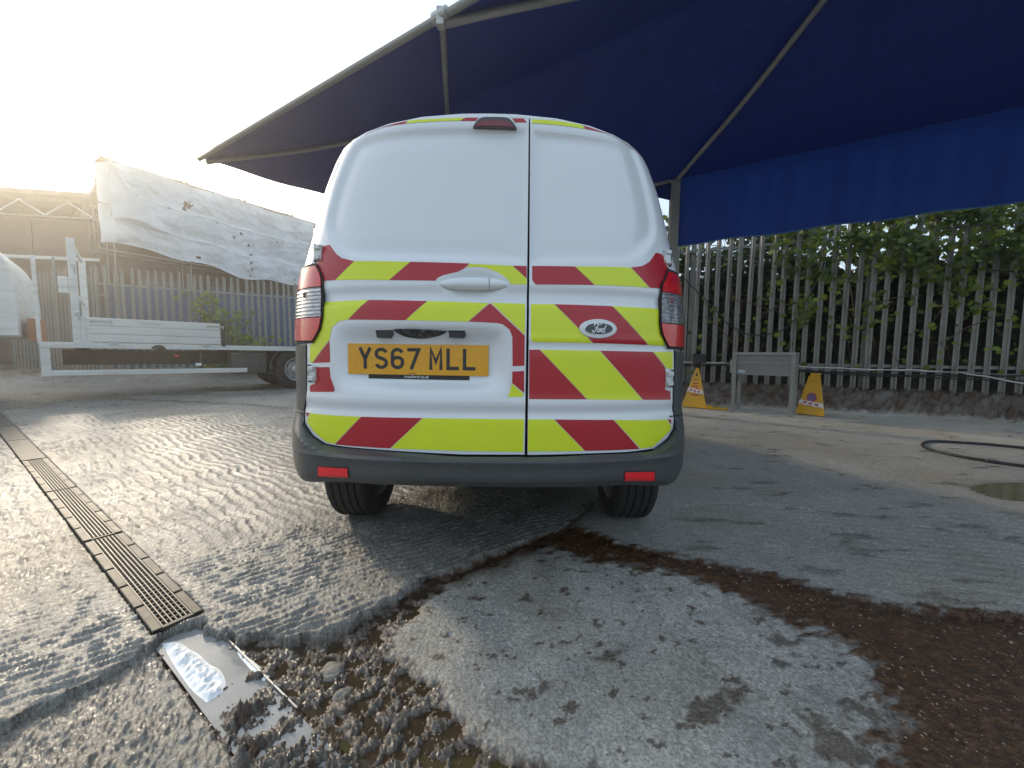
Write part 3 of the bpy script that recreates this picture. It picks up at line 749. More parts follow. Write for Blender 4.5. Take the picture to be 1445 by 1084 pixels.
    wet = np.maximum(wet, np.exp(-(j2 / 0.03) ** 2) * 0.9 * sm(-0.05, 0.2, fbm(X * 5, Y * 5, 2, 161)))
    wet = np.maximum(wet, sm(-0.15, 0.06, pr) * 0.8)
    wet = np.maximum(wet, shoulder * 0.55 * (da > -0.1) * (da < DRAIN_L) * sm(-0.2, 0.3, fbm(X * 7, Y * 7, 2, 162) + 0.15))
    wet = np.maximum(wet, np.clip(0.26 + 0.5 * fbm(X * 1.3, Y * 1.3, 3, 163) + 0.35 * fbm(X * 10, Y * 10, 4, 165), 0, 1) * up * (1 - right) * (X < 0.6))
    wet = np.maximum(wet, left_low * np.clip(0.55 + 0.8 * fbm(X * 6, Y * 6, 4, 164), 0, 1))
    for pl, wd in ((GROUND['cracks'], 0.04), ([(-7.4, 7.2), (-6.0, 6.9), (-4.6, 6.6), (-3.6, 6.2)], 0.16)):
        wet = np.maximum(wet, np.exp(-(np.where(Y < 9, seg_dist(P, pl, False), 9) / wd) ** 2) * 0.8)
    tone = 0.42 + 0.10 * fbm(X * 1.2, Y * 1.2, 3, 170) + 0.04 * right
    tone = tone + ns * (0.06 + 0.16 * fbm(X * 4.5, Y * 4.5, 4, 171)) - rub * 0.06
    tone = tone - 0.05 * (1 - right) * up + 0.10 * (1 - right) * up * fbm(X * 6, Y * 6, 4, 172)
    tone = tone + 0.10 * sm(3.5, 6.5, Y) * (X > 0)
    ln = np.where(Y < 9, seg_dist(P, [(-7.6, 8.4), (-5.3, 8.9)], False), 9)
    tone = tone + 0.14 * np.exp(-(ln / 0.2) ** 2)
    # --- mesh
    me = bpy.data.meshes.new('yard_ground')
    me.vertices.add(n)
    me.vertices.foreach_set('co', np.stack([X, Y, z], 1).astype(np.float32).ravel())
    i = (np.arange(ny - 1)[:, None] * nr + np.arange(nr - 1)[None, :]).ravel()
    quads = np.stack([i, i + 1, i + nr + 1, i + nr], 1).astype(np.int32)
    nq = len(quads)
    me.loops.add(nq * 4)
    me.loops.foreach_set('vertex_index', quads.ravel())
    me.polygons.add(nq)
    me.polygons.foreach_set('loop_start', np.arange(0, nq * 4, 4, dtype=np.int32))
    me.polygons.foreach_set('use_smooth', np.ones(nq, bool))
    me.update(calc_edges=True)
    at = me.attributes.new('mask', 'FLOAT_COLOR', 'POINT')
    at.data.foreach_set('color', np.stack([soil, np.clip(wet, 0, 1), np.clip(tone, 0.1, 1), np.clip(((1 - right) * up * (X < 1) + left_low + rub) * (0.55 + 0.9 * fbm(X * 4, Y * 4, 4, 180)), 0, 1)], 1).astype(np.float32).ravel())
    me.materials.append(M['concrete'])
    o = link(bpy.data.objects.new('yard_ground', me))
    o['kind'] = 'structure'
    return r, y, z.reshape(ny, nr)

_r, _y, _z = make_ground()
def gz(x, y):
    """Height of the yard surface at (x, y)."""
    i = int(np.clip(np.searchsorted(_y, y), 1, len(_y) - 1))
    j = int(np.clip(np.searchsorted(_r, x / y), 1, len(_r) - 1))
    return float(_z[i, j])

# the land the yard lies in, out to the horizon
g = MB()
R0 = 140.0
g.add([(-R0, -R0, -0.16), (R0, -R0, -0.16), (R0, R0, -0.16), (-R0, R0, -0.16)], [(0, 1, 2, 3)])
o = g.build('ground', mat('far_ground', (0.20, 0.19, 0.17), 0.8, var=0.2, scale=0.3))
o['kind'] = 'structure'

# --- drain channel with its gratings
def pt(a, c, z=0.0):
    p = D0 + DA * a + DN * c
    return Vector((p[0], p[1], z))
drain = thing('drain_channel', 'long metal drain channel with gratings set in the concrete', 'drain', pt(0, DRAIN_W / 2))
ax, ay = Vector((DA[0], DA[1], 0)), Vector((DN[0], DN[1], 0))
units = [(0.0, 1.03), (1.045, 2.16), (2.175, 3.38)]
rw = 0.026
for a0, a1 in units:
    rail = MB()
    for c0 in (0.0, DRAIN_W - rw):
        # rail in short lengths with notches where the clamps sit
        L = a1 - a0
        ks = 5
        for k in range(ks):
            s0, s1 = a0 + L * k / ks, a0 + L * (k + 1) / ks - 0.014
            rail.box((s0, c0, -0.05), (s1, c0 + rw, 0.006), ax, ay, (0, 0, 1), Vector((D0[0], D0[1], 0)), ch=0.0025)
    rail.box((a0, 0, -0.06), (a0 + 0.012, DRAIN_W, 0.004), ax, ay, (0, 0, 1), Vector((D0[0], D0[1], 0)))
    fr = rail.build('channel_frame', M['iron'], drain)
    gr = MB()
    c_in0, c_in1 = rw + 0.002, DRAIN_W - rw - 0.002
    nb = 7
    for k in range(nb):
        c = c_in0 + (c_in1 - c_in0) * k / (nb - 1)
        gr.box((a0 + 0.014, c - 0.0016, -0.024), (a1 - 0.006, c + 0.0016, 0.0035), ax, ay, (0, 0, 1), Vector((D0[0], D0[1], 0)))
    nc = int((a1 - a0) / 0.030)
    for k in range(nc + 1):
        a = a0 + 0.016 + (a1 - a0 - 0.026) * k / nc
        gr.box((a - 0.0014, c_in0, -0.018), (a + 0.0014, c_in1, 0.0018), ax, ay, (0, 0, 1), Vector((D0[0], D0[1], 0)))
    gr.build('grating', M['grate'], drain)
cv = MB()
for k in range(4):
    a0 = 3.40 + k * 1.2
    cv.box((a0, 0.0, -0.05), (a0 + 1.18, DRAIN_W, 0.006), ax, ay, (0, 0, 1), Vector((D0[0], D0[1], 0)), ch=0.003)
cv.build('cover_plate', M['iron'], drain)
# steel edge of the broken gully beyond the last grating
eg = MB()
eg.box((-0.62, DRAIN_W + 0.002, -0.07), (-0.01, DRAIN_W + 0.006, -0.020), ax, ay, (0, 0, 1), Vector((D0[0], D0[1], 0)))
tag(eg.build('gully_edging', M['steel'], None, at=pt(-0.3, DRAIN_W, 0)), 'thin steel edging strip along the wet gully beyond the drain', 'edging')
# --- water
def sheet(name, poly, z, m, kind='structure'):
    o = obj(name, [(p[0], p[1], z) for p in poly], [tuple(range(len(poly)))], m, None)
    o['kind'] = kind
    return o
sheet('gully_water', [pt(0.03, -0.004), pt(0.03, DRAIN_W), pt(-1.3, DRAIN_W), pt(-1.3, -0.004)], -0.027, M['water'])
sheet('puddle', [pt(-0.05, DRAIN_W + 0.012), pt(-0.10, 0.55), pt(-0.5, 0.72), pt(-1.35, 0.45), pt(-1.35, DRAIN_W + 0.012)], -0.0305, M['water_brown'])
sheet('puddle', smooth_poly([(x + 0.10 * (x - 3.6), y + 0.1 * (y - 2.6)) for x, y in GROUND['puddleR']]), -0.004, M['water_green'])

# --- soap suds lying in the gully
def suds(poly, z, h, seed):
    def lift(u, v):
        d = sdist(np.stack([u, v], 1), poly)
        hh = h * sm(0, 0.02, d) * (0.55 + 1.1 * np.clip(fbm(u * 30, v * 30, 5, seed, 0.6), -0.4, 0.8)) + 0.001
        return np.stack([u, v, z + hh], 1)
    v, f = patch(poly, 0.004, lift, (0, 0, -0.004))
    c = np.mean(poly, 0)
    return obj('soap_suds', v, f, M['suds'], None, True, kind='stuff', at=(c[0], c[1], z))
suds(smooth_poly([(-0.935 + (x + 0.935) * 1.12, 1.062 + (y - 1.045) * 1.25) for x, y in GROUND['foam']], 2), -0.0275, 0.012, 5)
suds(smooth_poly([(x, y + .012) for x, y in GROUND['foam2']], 2), -0.027, 0.012, 6)

# --- loose stones: five lumps one can pick out, and the grit on the soil
def lump(name, x, y, s, seed, label):
    bm = bmesh.new()
    bmesh.ops.create_icosphere(bm, subdivisions=4, radius=1)
    for v in bm.verts:
        c = v.co.copy()
        k = 1 + 0.35 * mathutils.noise.noise(c * 1.2 + Vector((seed, 0, 0))) + 0.16 * mathutils.noise.noise(c * 3.5 + Vector((0, seed, 0)))
        v.co = Vector((c.x * s[0], c.y * s[1], c.z * s[2])) * k
    z = gz(x, y) + s[2] * 0.25
    a = seed * 1.7
    vs = [(x + p.co.x * math.cos(a) - p.co.y * math.sin(a), y + p.co.x * math.sin(a) + p.co.y * math.cos(a), z + p.co.z) for p in bm.verts]
    fs = [[q.index for q in f.verts] for f in bm.faces]
    bm.free()
    return tag(obj(name, vs, fs, M['stone'], None, True, at=(x, y, z - s[2] * 0.5)), label, 'stone')
lump('stone', -0.425, 1.395, (0.034, 0.022, 0.014), 1.0, 'rounded grey concrete lump at the slab edge, nearer of the pair by the brown trickle')
lump('stone', -0.362, 1.505, (0.026, 0.019, 0.015), 2.0, 'smaller rounded grey lump at the slab edge, closer to the van')
lump('stone', -0.514, 1.058, (0.036, 0.030, 0.010), 3.3, 'flat angular grey stone lying among the wet rubble')
lump('stone', -0.455, 0.985, (0.026, 0.020, 0.010), 4.1, 'pinkish rough chunk of concrete in the wet rubble below the flat stone')

soil_poly = GROUND['soil']
pts = rng.uniform((0.3, 0.65), (2.2, 2.1), (9000, 2))
ok = sdist(pts, soil_poly) > 0.01
pts = pts[ok]
keep = rng.random(len(pts)) < np.clip(0.9 * (1.6 / np.maximum(pts[:, 1], .7)) * 0.5, 0, 1)
pts = pts[keep][:650]
mb = MB()
oct_v = [(1, 0, 0), (0, 1, 0), (-1, 0, 0), (0, -1, 0), (0, 0, 1), (0, 0, -1)]
oct_f = [(0, 1, 4), (1, 2, 4), (2, 3, 4), (3, 0, 4), (1, 0, 5), (2, 1, 5), (3, 2, 5), (0, 3, 5)]
for x, y in pts:
    s = rng.uniform(0.0012, 0.0038) * (1 if rng.random() < 0.93 else 1.8)
    e = rng.uniform(0.6, 1.8)
    a = rng.uniform(0, 6.28)
    z = gz(x, y) + s * 0.25
    mb.add([(x + s * (e * vx * math.cos(a) - vy * math.sin(a)), y + s * (e * vx * math.sin(a) + vy * math.cos(a)), z + vz * s * 0.6) for vx, vy, vz in oct_v], oct_f)
mb.build('gravel', M['pebble'], None, kind='stuff')

# ---------------------------------------------------------------- the van
VX, VY0 = -0.096, 1.385
WZ = [.36,.40,.45,.53,.62,.73,.9,1.04,1.135,1.2,1.26,1.375,1.485,1.585,1.685,1.73,1.80]
WW = [.785,.83,.850,.853,.849,.843,.842,.839,.832,.823,.81,.777,.753,.729,.695,.676,.63]
def Wz(z): return np.interp(z, WZ, WW)
def ZTu(u): return 1.805 - .05 * (np.abs(u) / .58) ** 2.4
def rake(z): return .09 * (np.maximum(0, np.asarray(z) - 1.0) / .8) ** 1.25
def Rear(u, z):
    """Distance of the van's rear skin for a point u from its middle line at height z."""
    q = np.minimum(np.abs(u) / Wz(z), 1.0)
    p = np.minimum(z / ZTu(u), 1.0)
    return VY0 + rake(z) + .36 * (1 - (1 - q ** 3) ** (1 / 3)) + .05 * q * q + .05 * (1 - (1 - p ** 16) ** .125)

van = thing('panel_van', 'white panel van seen from behind with yellow and red chevron doors', 'van', (VX, 3.4, 0.0))
dL, dR = [[(u, min(z, float(ZTu(u)) * 0.986)) for u, z in VAN[k]] for k in ('doorL', 'doorR')]
SPLIT_L, SPLIT_R = 0.1475, 0.1527
win_l, win_r = smooth_poly(VAN['winL_o'], 2), smooth_poly(VAN['winR_o'], 2)
rec = smooth_poly(VAN['recess'], 2)
rec_in = smooth_poly(VAN['recess_in'], 2)
cup = smooth_poly(VAN['handlecup'], 2)

def PLF(u):
    return 1.432 - 0.055 * u                                       # flat floor of the number plate recess
def deep(poly, off=0.0):
    """Outlines measured on the outer skin, moved straight back on to the recess floor."""
    o = []
    for u, z in poly:
        y0 = float(Rear(np.array([u]), np.array([z]))[0])
        y1 = PLF(u) + off
        o.append(((VX + u) * y1 / y0 - VX, 0.9 + (z - 0.9) * y1 / y0))
    return o

def door_y(u, z, left):
    P = np.stack([u, z], 1)
    y = Rear(u, z)
    d = sdist(P, win_l if left else win_r)
    y = y + 0.016 * sm(-0.004, 0.030, d) - 0.004 * sm(0.035, 0.09, d)
    belt = sm(1.150, 1.118, z) * sm(1.070, 1.098, z)
    y = y + 0.010 * belt * sm(0.70, 0.62, np.abs(u))
    y = y + 0.006 * np.exp(-((z - 0.690) / 0.018) ** 2) - 0.004 * np.exp(-((z - 0.725) / 0.02) ** 2)
    if left:
        do, di = sdist(P, rec), sdist(P, rec_in)
        s = np.clip(do / np.maximum(do - np.minimum(di, 0), 1e-6), 0, 1)
        s = np.where(di > 0, 1.0, np.where(do < 0, 0.0, s))
        k = s * s * (3 - 2 * s)
        y = y * (1 - k) + PLF(u) * k
        dc = sdist(P, cup)
        y = y + 0.014 * sm(-0.002, 0.028, dc)
    else:
        y = y - 0.004 * np.exp(-((z - 0.958) / 0.012) ** 2) + 0.003 * np.exp(-((z - 0.935) / 0.02) ** 2)
    return y

def lift_door(left, off=0.0):
    def f(u, z):
        return np.stack([VX + u, door_y(u, z, left) + off, z], 1)
    return f

def door(left):
    name = 'rear_door'
    poly = dL if left else dR
    poly = [(min(u, SPLIT_L), z) if left else (max(u, SPLIT_R), z) for u, z in poly]
    v, f = patch(poly, 0.011, lift_door(left), (0, 0.028, 0))
    o = obj(name, v, f, M['paint'], van, True)
    o['label'] = ('wider left rear door with number plate and handle' if left else 'narrower right rear door with oval badge')
    return o
door_l, door_r = door(True), door(False)

for col, side, poly in VAN['stripes']:
    poly = [(u, min(z, float(ZTu(u)) * 0.984)) for u, z in poly]
    left = side == 'L'
    par = door_l if left else door_r
    lo = [(min(u, SPLIT_L - .003), z) if left else (max(u, SPLIT_R + .003), z) for u, z in poly]
    v, f = patch(lo, 0.011, lift_door(left, -0.0016), (0, 0.0016, 0))
    obj('chevron_stripe', v, f, M['yellow_film' if col == 'y' else 'red_film'], par, True)

def rear_patch(name, poly, off, step, m, parent, skirt=None, base=None, smooth=True, flat=None, label=None):
    """A small piece set on the left door, flat (at a fixed depth) or following the door skin."""
    def lift(u, z):
        y = (np.full(len(u), flat) if flat is not None else (base or Rear)(u, z)) + off
        return np.stack([VX + u, y, z], 1)
    v, f = patch(poly, step, lift, skirt)
    return obj(name, v, f, m, parent, smooth, label=label)

# number plate
PQ = deep(VAN['plate'])
pu0, pu1 = (PQ[0][0] + PQ[1][0]) / 2, (PQ[2][0] + PQ[3][0]) / 2
pz0, pz1 = (PQ[0][1] + PQ[3][1]) / 2, (PQ[1][1] + PQ[2][1]) / 2
tilt = math.atan(((PQ[2][1] - PQ[1][1]) + (PQ[3][1] - PQ[0][1])) / 2 / (pu1 - pu0))   # the plate hangs a touch lower at its right end
PCU, PCZ = (pu0 + pu1) / 2, (pz0 + pz1) / 2
PW, PH = pu1 - pu0, pz1 - pz0
_yaw = math.atan(-0.055)
PX = Vector((math.cos(tilt) * math.cos(_yaw), math.cos(tilt) * math.sin(_yaw), math.sin(tilt)))
PY = Vector((-math.sin(_yaw), math.cos(_yaw), 0))
PZ = PX.cross(PY) 
PO = Vector((VX + PCU, PLF(PCU), PCZ))
def on_plate(a, b, d):
    """Point on the plate: a, b from its middle in its own plane, d out of it."""
    return PO + PX * a + PZ * b - PY * d
def plate_box(a0, a1, b0, b1, d0, d1, m, name, parent, ch=0.002):
    b = MB()
    b.box((a0, -d1, b0), (a1, -d0, b1), PX, PY, PZ, PO, ch=ch)
    return b.build(name, m, parent, False)
card = plate_box(-0.190, 0.195, -PH / 2 - 0.0165, -PH / 2 + 0.01, -0.001, 0.003, M['black_plastic'], 'plate_holder', door_l, 0.0008)
plate = plate_box(-PW / 2, PW / 2, -PH / 2, PH / 2, 0.0035, 0.007, M['plate_yellow'], 'number_plate', door_l, 0.0011)

def stroke(pts, w):
    """A ribbon of width w along a polyline, mitred."""
    pts = [np.array(p, float) for p in pts]
    L, Rr = [], []
    for i, p in enumerate(pts):
        d0 = pts[i] - pts[i - 1] if i else pts[1] - pts[0]
        d1 = pts[i + 1] - pts[i] if i < len(pts) - 1 else d0
        d0, d1 = d0 / np.hypot(*d0), d1 / np.hypot(*d1)
        n0, n1 = np.array([-d0[1], d0[0]]), np.array([-d1[1], d1[0]])
        m_ = n0 + n1
        m_ = m_ / np.hypot(*m_)
        k = w / 2 / max(0.5, m_ @ n0)
        L.append(p + m_ * k)
        Rr.append(p - m_ * k)
    return L, Rr
def arc(cx, cy, rx, ry, a0, a1, n=14):
    return [(cx + rx * math.cos(math.radians(a0 + (a1 - a0) * i / n)), cy + ry * math.sin(math.radians(a0 + (a1 - a0) * i / n))) for i in range(n + 1)]
def glyph(ch):
    h, w, t = 0.079, 0.050, 0.0125
    c = t / 2
    x0, x1, y0, y1 = c, w - c, c, h - c
    if ch == 'Y': return [[(c * 0.9, h), (w / 2, h * 0.46), (w / 2, 0)], [(w - c * 0.9, h), (w / 2, h * 0.46)]]
    if ch == 'L': return [[(x0 + .003, h), (x0 + .003, c), (w, c)]]
    if ch == 'M': return [[(c, 0), (c, h - .003), (w / 2, h * 0.36), (w - c, h - .003), (w - c, 0)]]
    if ch == '7': return [[(0.001, h - c), (w - c, h - c), (w * 0.30, 0)]]
    r = (x1 - x0) / 2
    if ch == 'S':
        return [arc(w / 2, y1 - r * .82, r, r * .82, 15, 180, 14) + arc(w / 2, y1 - r * .95, r, r * .75, 180, 235, 5)[1:]
                + [(w / 2 - .006, h * .52), (w / 2 + .008, h * .475)] + arc(w / 2, y0 + r * .92, r, r * .75, 50, 0, 5) + arc(w / 2, y0 + r * .82, r, r * .82, 0, -165, 14)[1:]]
    if ch == '6':
        return [arc(w / 2, y1 - r * .9, r, r * .9, 20, 180, 14) + [(x0, y0 + r)] + arc(w / 2, y0 + r * .9, r, r * .9, 180, 360, 18)[1:]
                + [(x1, h * .40)] + arc(w / 2, h * .40, r, r * .62, 0, 160, 12)[1:]]
lv, lf = [], []
def put_strokes(strokes, w, place, depth, out, s=1.0):
    """place(a, b, d): point a, b in the plane, d out of it."""
    V, Fc = out
    for st_ in strokes:
        L, Rr = stroke(st_, w)
        n = len(L)
        b = len(V)
        for dd in (depth, 0.0):
            for side in (L, Rr):
                for p in side:
                    V.append(tuple(place(p[0] * s, p[1] * s, dd)))
        for i in range(n - 1):
            Fc.append((b + i, b + n + i, b + n + i + 1, b + i + 1))
            Fc.append((b + i, b + i + 1, b + 2 * n + i + 1, b + 2 * n + i))
            Fc.append((b + n + i + 1, b + n + i, b + 3 * n + i, b + 3 * n + i + 1))
        Fc.append((b, b + 2 * n, b + 3 * n, b + n))
        Fc.append((b + n - 1, b + 2 * n - 1, b + 4 * n - 1, b + 3 * n - 1))
text = 'YS67 MLL'
xs, x = [], 0.0
for ch in text:
    if ch == ' ':
        x += 0.022
        continue
    xs.append((ch, x))
    x += 0.050 + 0.0112
tw = x - 0.0112
sc_t = PW * 0.832 / tw
for ch, xo in xs:
    V, Fc = [], []
    put_strokes(glyph(ch), 0.0125, lambda a, b, d: on_plate(-PW / 2 + 0.0415 + xo * sc_t + a, -PH / 2 + 0.0205 + b, 0.0072 + d), 0.0008, (V, Fc), sc_t)
    obj('plate_character', V, Fc, M['plate_black'], plate)
def text_mesh(body, size, place, m, name, parent, depth=0.0004):
    c = bpy.data.curves.new(name, 'FONT')
    c.body, c.size, c.align_x, c.extrude = body, size, 'CENTER', depth
    t_ = bpy.data.objects.new(name, c)
    sc.collection.objects.link(t_)
    dg = bpy.context.evaluated_depsgraph_get()
    me = bpy.data.meshes.new_from_object(t_.evaluated_get(dg))
    V = [tuple(place(v.co.x, v.co.y, v.co.z)) for v in me.vertices]
    Fc = [tuple(p.vertices) for p in me.polygons]
    bpy.data.objects.remove(t_)
    bpy.data.curves.remove(c)
    bpy.data.meshes.remove(me)
    return obj(name, V, Fc, m, parent)
text_mesh('trustford.co.uk', 0.0155, lambda a, b, d: on_plate(a - 0.005, b - PH / 2 - 0.0115, 0.0036 + d), M['white_print'], 'lettering', card)
text_mesh('TrustFord', 0.006, lambda a, b, d: on_plate(a - 0.02, b - PH / 2 + 0.0035, 0.0074 + d), M['plate_black'], 'lettering', plate)
for a_, b_ in ((-PW / 2 + 0.092, 0.002), (PW / 2 - 0.105, 0.002)):
    rv = MB()
    rv.lathe([(0.0085, 0.0), (0.0085, 0.0022), (0.0068, 0.0026)], PO + PX * a_ + PZ * b_, -PY, 10)
    rv.build('plate_screw', M['timber'], plate)

# lamps above the plate and the torn trim between them
for k in ('lampl', 'lampr'):
    rear_patch('plate_lamp', VAN[k], 0.002, 0.008, M['black_plastic'], door_l, (0, 0.03, 0), smooth=False, base=lambda u, z: np.minimum(door_y(u, z, True), Rear(u, z) + 0.014))
hb = smooth_poly(VAN['hole'], 1)
def lift_hole(u, z):
    y = door_y(u, z, True) - 0.003 - 0.010 * np.clip(fbm(u * 60, z * 60, 3, 9) + 0.4, 0, 1)
    return np.stack([VX + u, y, z], 1)
v, f = patch(hb, 0.004, lift_hole, (0, 0.012, 0))
obj('torn_trim', v, f, M['foam_dirty'], door_l, True)

# door handle: a pull bar with an end cap over a scooped recess
HU0, HU1, HZ = -0.171, 0.082, 1.1515
def handle_part(u0, u1, name):
    b = []
    n, k = 26, 14
    V, Fc = [], []
    for i in range(n + 1):
        u = u0 + (u1 - u0) * i / n
        e = (u - (HU0 + HU1) / 2) / ((HU1 - HU0) / 2)
        hh = max(0.0012, 0.0245 * (1 - abs(e) ** 2.6) ** 0.55)
        yb = float(Rear(np.array([u]), np.array([HZ]))[0])
        out = 0.020 * (1 - abs(e) ** 3) + 0.002
        for j in range(k):
            a = 2 * math.pi * j / k
            V.append((VX + u, yb + 0.004 - out * max(-0.55, math.cos(a)), HZ + hh * math.sin(a) * (1 if math.sin(a) > 0 else 0.88)))
    for i in range(n):
        for j in range(k):
            Fc.append((i * k + j, i * k + (j + 1) % k, (i + 1) * k + (j + 1) % k, (i + 1) * k + j))
    Fc += [tuple(range(k)), tuple(n * k + j for j in range(k))[::-1]]
    return obj(name, V, Fc, M['paint'], door_l, True)
hnd = handle_part(HU0, 0.0105, 'door_handle')
handle_part(0.0125, HU1, 'handle_cap')

# oval badge
BU, BZ = 0.4062, 0.9985
by = float(door_y(np.array([BU]), np.array([BZ]), False)[0])
b_sl = math.atan(float((door_y(np.array([BU + .05]), np.array([BZ]), False) - door_y(np.array([BU - .05]), np.array([BZ]), False))[0]) / .1)
def on_badge(a, b, d):
    return Vector((VX + BU + a * math.cos(b_sl) + d * math.sin(b_sl), by + a * math.sin(b_sl) - d * math.cos(b_sl), BZ + b))
def oval(rx, rz, y0, y1, m, name, parent, inset=0.0):
    V, Fc, n = [], [], 48
    for rr, yy in ((1.0, y0), (1.0, y1), (1 - inset, y1 - 0.002)):
        V += [tuple(on_badge(rx * rr * math.cos(2 * math.pi * k / n), rz * rr * math.sin(2 * math.pi * k / n), by - yy)) for k in range(n)]
    for r_ in range(2):
        Fc += [(r_ * n + k, r_ * n + (k + 1) % n, (r_ + 1) * n + (k + 1) % n, (r_ + 1) * n + k) for k in range(n)]
    Fc.append(tuple(2 * n + k for k in range(n)))
    return obj(name, V, Fc, m, parent, False)
oval(0.071, 0.0345, by + 0.006, by - 0.005, M['film_edge'] if False else M['paint'], 'badge_surround', door_r, 0.06)
oval(0.0535, 0.0222, by - 0.004, by - 0.009, M['chrome'], 'badge_rim', door_r, 0.05)
bd = oval(0.0515, 0.0203, by - 0.0095, by - 0.0125, M['badge_blue'], 'oval_badge', door_r, 0.02)
# flowing white script on the badge
V, Fc = [], []
scr = [
    [(-.85, .52), (-.98, .66), (-.92, .88), (-.62, .92), (-.20, .78), (.05, .80), (.22, .93)],                      # F top bar with its hook
    [(-.30, .80), (-.44, .35), (-.60, -.20), (-.78, -.48), (-1.0, -.50), (-1.12, -.32), (-1.02, -.18)],             # F stem, curled foot
    [(-.75, .18), (-.50, .22), (-.28, .30)],                                                                         # cross bar
    arc(-.10, -.20, .20, .27, 80, 440, 16),                                                                          # o
    [(.10, -.05), (.22, .05), (.28, .02)], [(.28, .06), (.22, -.46)], [(.26, -.08), (.38, .06), (.50, .04)],         # r
    arc(.66, -.20, .20, .27, 70, 430, 16), [(1.06, .72), (.90, .05), (.84, -.36), (.94, -.48), (1.06, -.36)],        # d
]
put_strokes([[(p[0] * 1.0 + p[1] * 0.18, p[1]) for p in s_] for s_ in scr], 0.155, lambda a, b, d: on_badge(a - 0.0005, b - 0.0022, 0.0148 + d), 0.0006, (V, Fc), 0.0220)
obj('badge_script', V, Fc, M['white_print'], bd)

# high brake light
bk = rear_patch('brake_light', smooth_poly(VAN['brake'], 1), -0.010, 0.01, M['smoke_lens'], door_l, (0, 0.014, 0), smooth=False)
rear_patch('brake_lens', VAN['brake_lens'], -0.0116, 0.006, M['dark_red_lens'], bk, (0, 0.001, 0), smooth=False)

# hinges
for i, (u, z) in enumerate(((-0.656, 1.2865), (0.7015, 1.292), (-0.674, 0.8207), (0.711, 0.8140))):
    par = door_l if u < 0 else door_r
    y = float(Rear(np.array([u]), np.array([z]))[0])
    s_ = 1 if u > 0 else -1
    h = MB()
    h.box((-0.016, -0.012, -0.030), (0.016, 0.006, 0.030), (1, 0.35 * s_, 0), (-.3 * s_, 1, 0), (0, 0, 1), (VX + u, y, z), ch=0.004)
    h.box((-0.013, -0.019, -0.0275), (0.013, -0.010, -0.010), (1, 0.35 * s_, 0), (-.3 * s_, 1, 0), (0, 0, 1), (VX + u, y, z), ch=0.003)
    h.box((-0.013, -0.019, 0.010), (0.013, -0.010, 0.0275), (1, 0.35 * s_, 0), (-.3 * s_, 1, 0), (0, 0, 1), (VX + u, y, z), ch=0.003)
    hg = h.build('hinge', M['hinge_metal'], par)
    p_ = MB()
    p_.tube([(VX + u + s_ * 0.018, y + 0.002, z - 0.034), (VX + u + s_ * 0.018, y + 0.002, z + 0.034)], 0.0065, 10)
    p_.build('hinge_pin', M['black_gap'], hg)

# ---- the wrapped rear skin in (s, z): |s| up to 0.75 is u / width, beyond that it runs round the corner and along the side
NQ = 3.0
A75 = math.asin(0.75 ** (NQ / 2))
KQ = 1 / ((2 / NQ) * math.sin(A75) ** (2 / NQ - 1) * math.cos(A75))
S_SIDE = 0.75 + (math.pi / 2 - A75) / KQ
def q_of_s(s):
    s = np.abs(s)
    a = np.minimum(A75 + (s - 0.75) * KQ, math.pi / 2)
    return np.where(s <= 0.75, s, np.sin(np.maximum(a, 0)) ** (2 / NQ))
def s_of_u(u, z):
    q = min(abs(u) / float(Wz(z)), 0.9999)
    s = q if q <= 0.75 else 0.75 + (math.asin(q ** (NQ / 2)) - A75) / KQ
    return math.copysign(s, u)
def wrap(s, z, bulge=None, side=0.9):
    q = q_of_s(s)
    w = Wz(z)
    u = np.sign(s) * q * w
    y = Rear(u * 0.99999, z)
    y = np.where(np.abs(s) > S_SIDE, VY0 + rake(z) + .41 + (np.abs(s) - S_SIDE) * side + .05 * (1 - (1 - np.minimum(z / ZTu(u), .9999) ** 16) ** .125), y)
    if bulge is not None:
        k = sm(0.62, 0.98, np.abs(s) / S_SIDE)
        y = y - bulge * (1 - k)
        u = u + np.sign(s) * np.minimum(bulge, 0.006) * k
    return np.stack([VX + u, y, z], 1)

# profile of the body (left sill, up the side, over the roof, down)
pz = np.concatenate([np.linspace(0.36, 1.50, 20), np.linspace(1.54, 1.715, 6)])
sidep = [(-float(Wz(z)), z) for z in pz]
roofu = [-.67, -.645, -.60, -.55, -.48, -.38, -.25, -.1, 0, .1, .25, .38, .48, .55, .60, .645, .67]
prof = sidep + [(u, float(ZTu(u)) - 0.020 * (1 - (u / .70) ** 4)) for u in roofu] + [(-u, z) for u, z in sidep[::-1]]
outline = [tuple(p) for p in dL if p[0] < SPLIT_L - .02] 
top_l = [p for p in dL[:6]]
both = [(p[0], p[1]) for p in dR] + [(p[0], p[1]) for p in dL[::-1]]     # right door clockwise from the split top, then the left door back up
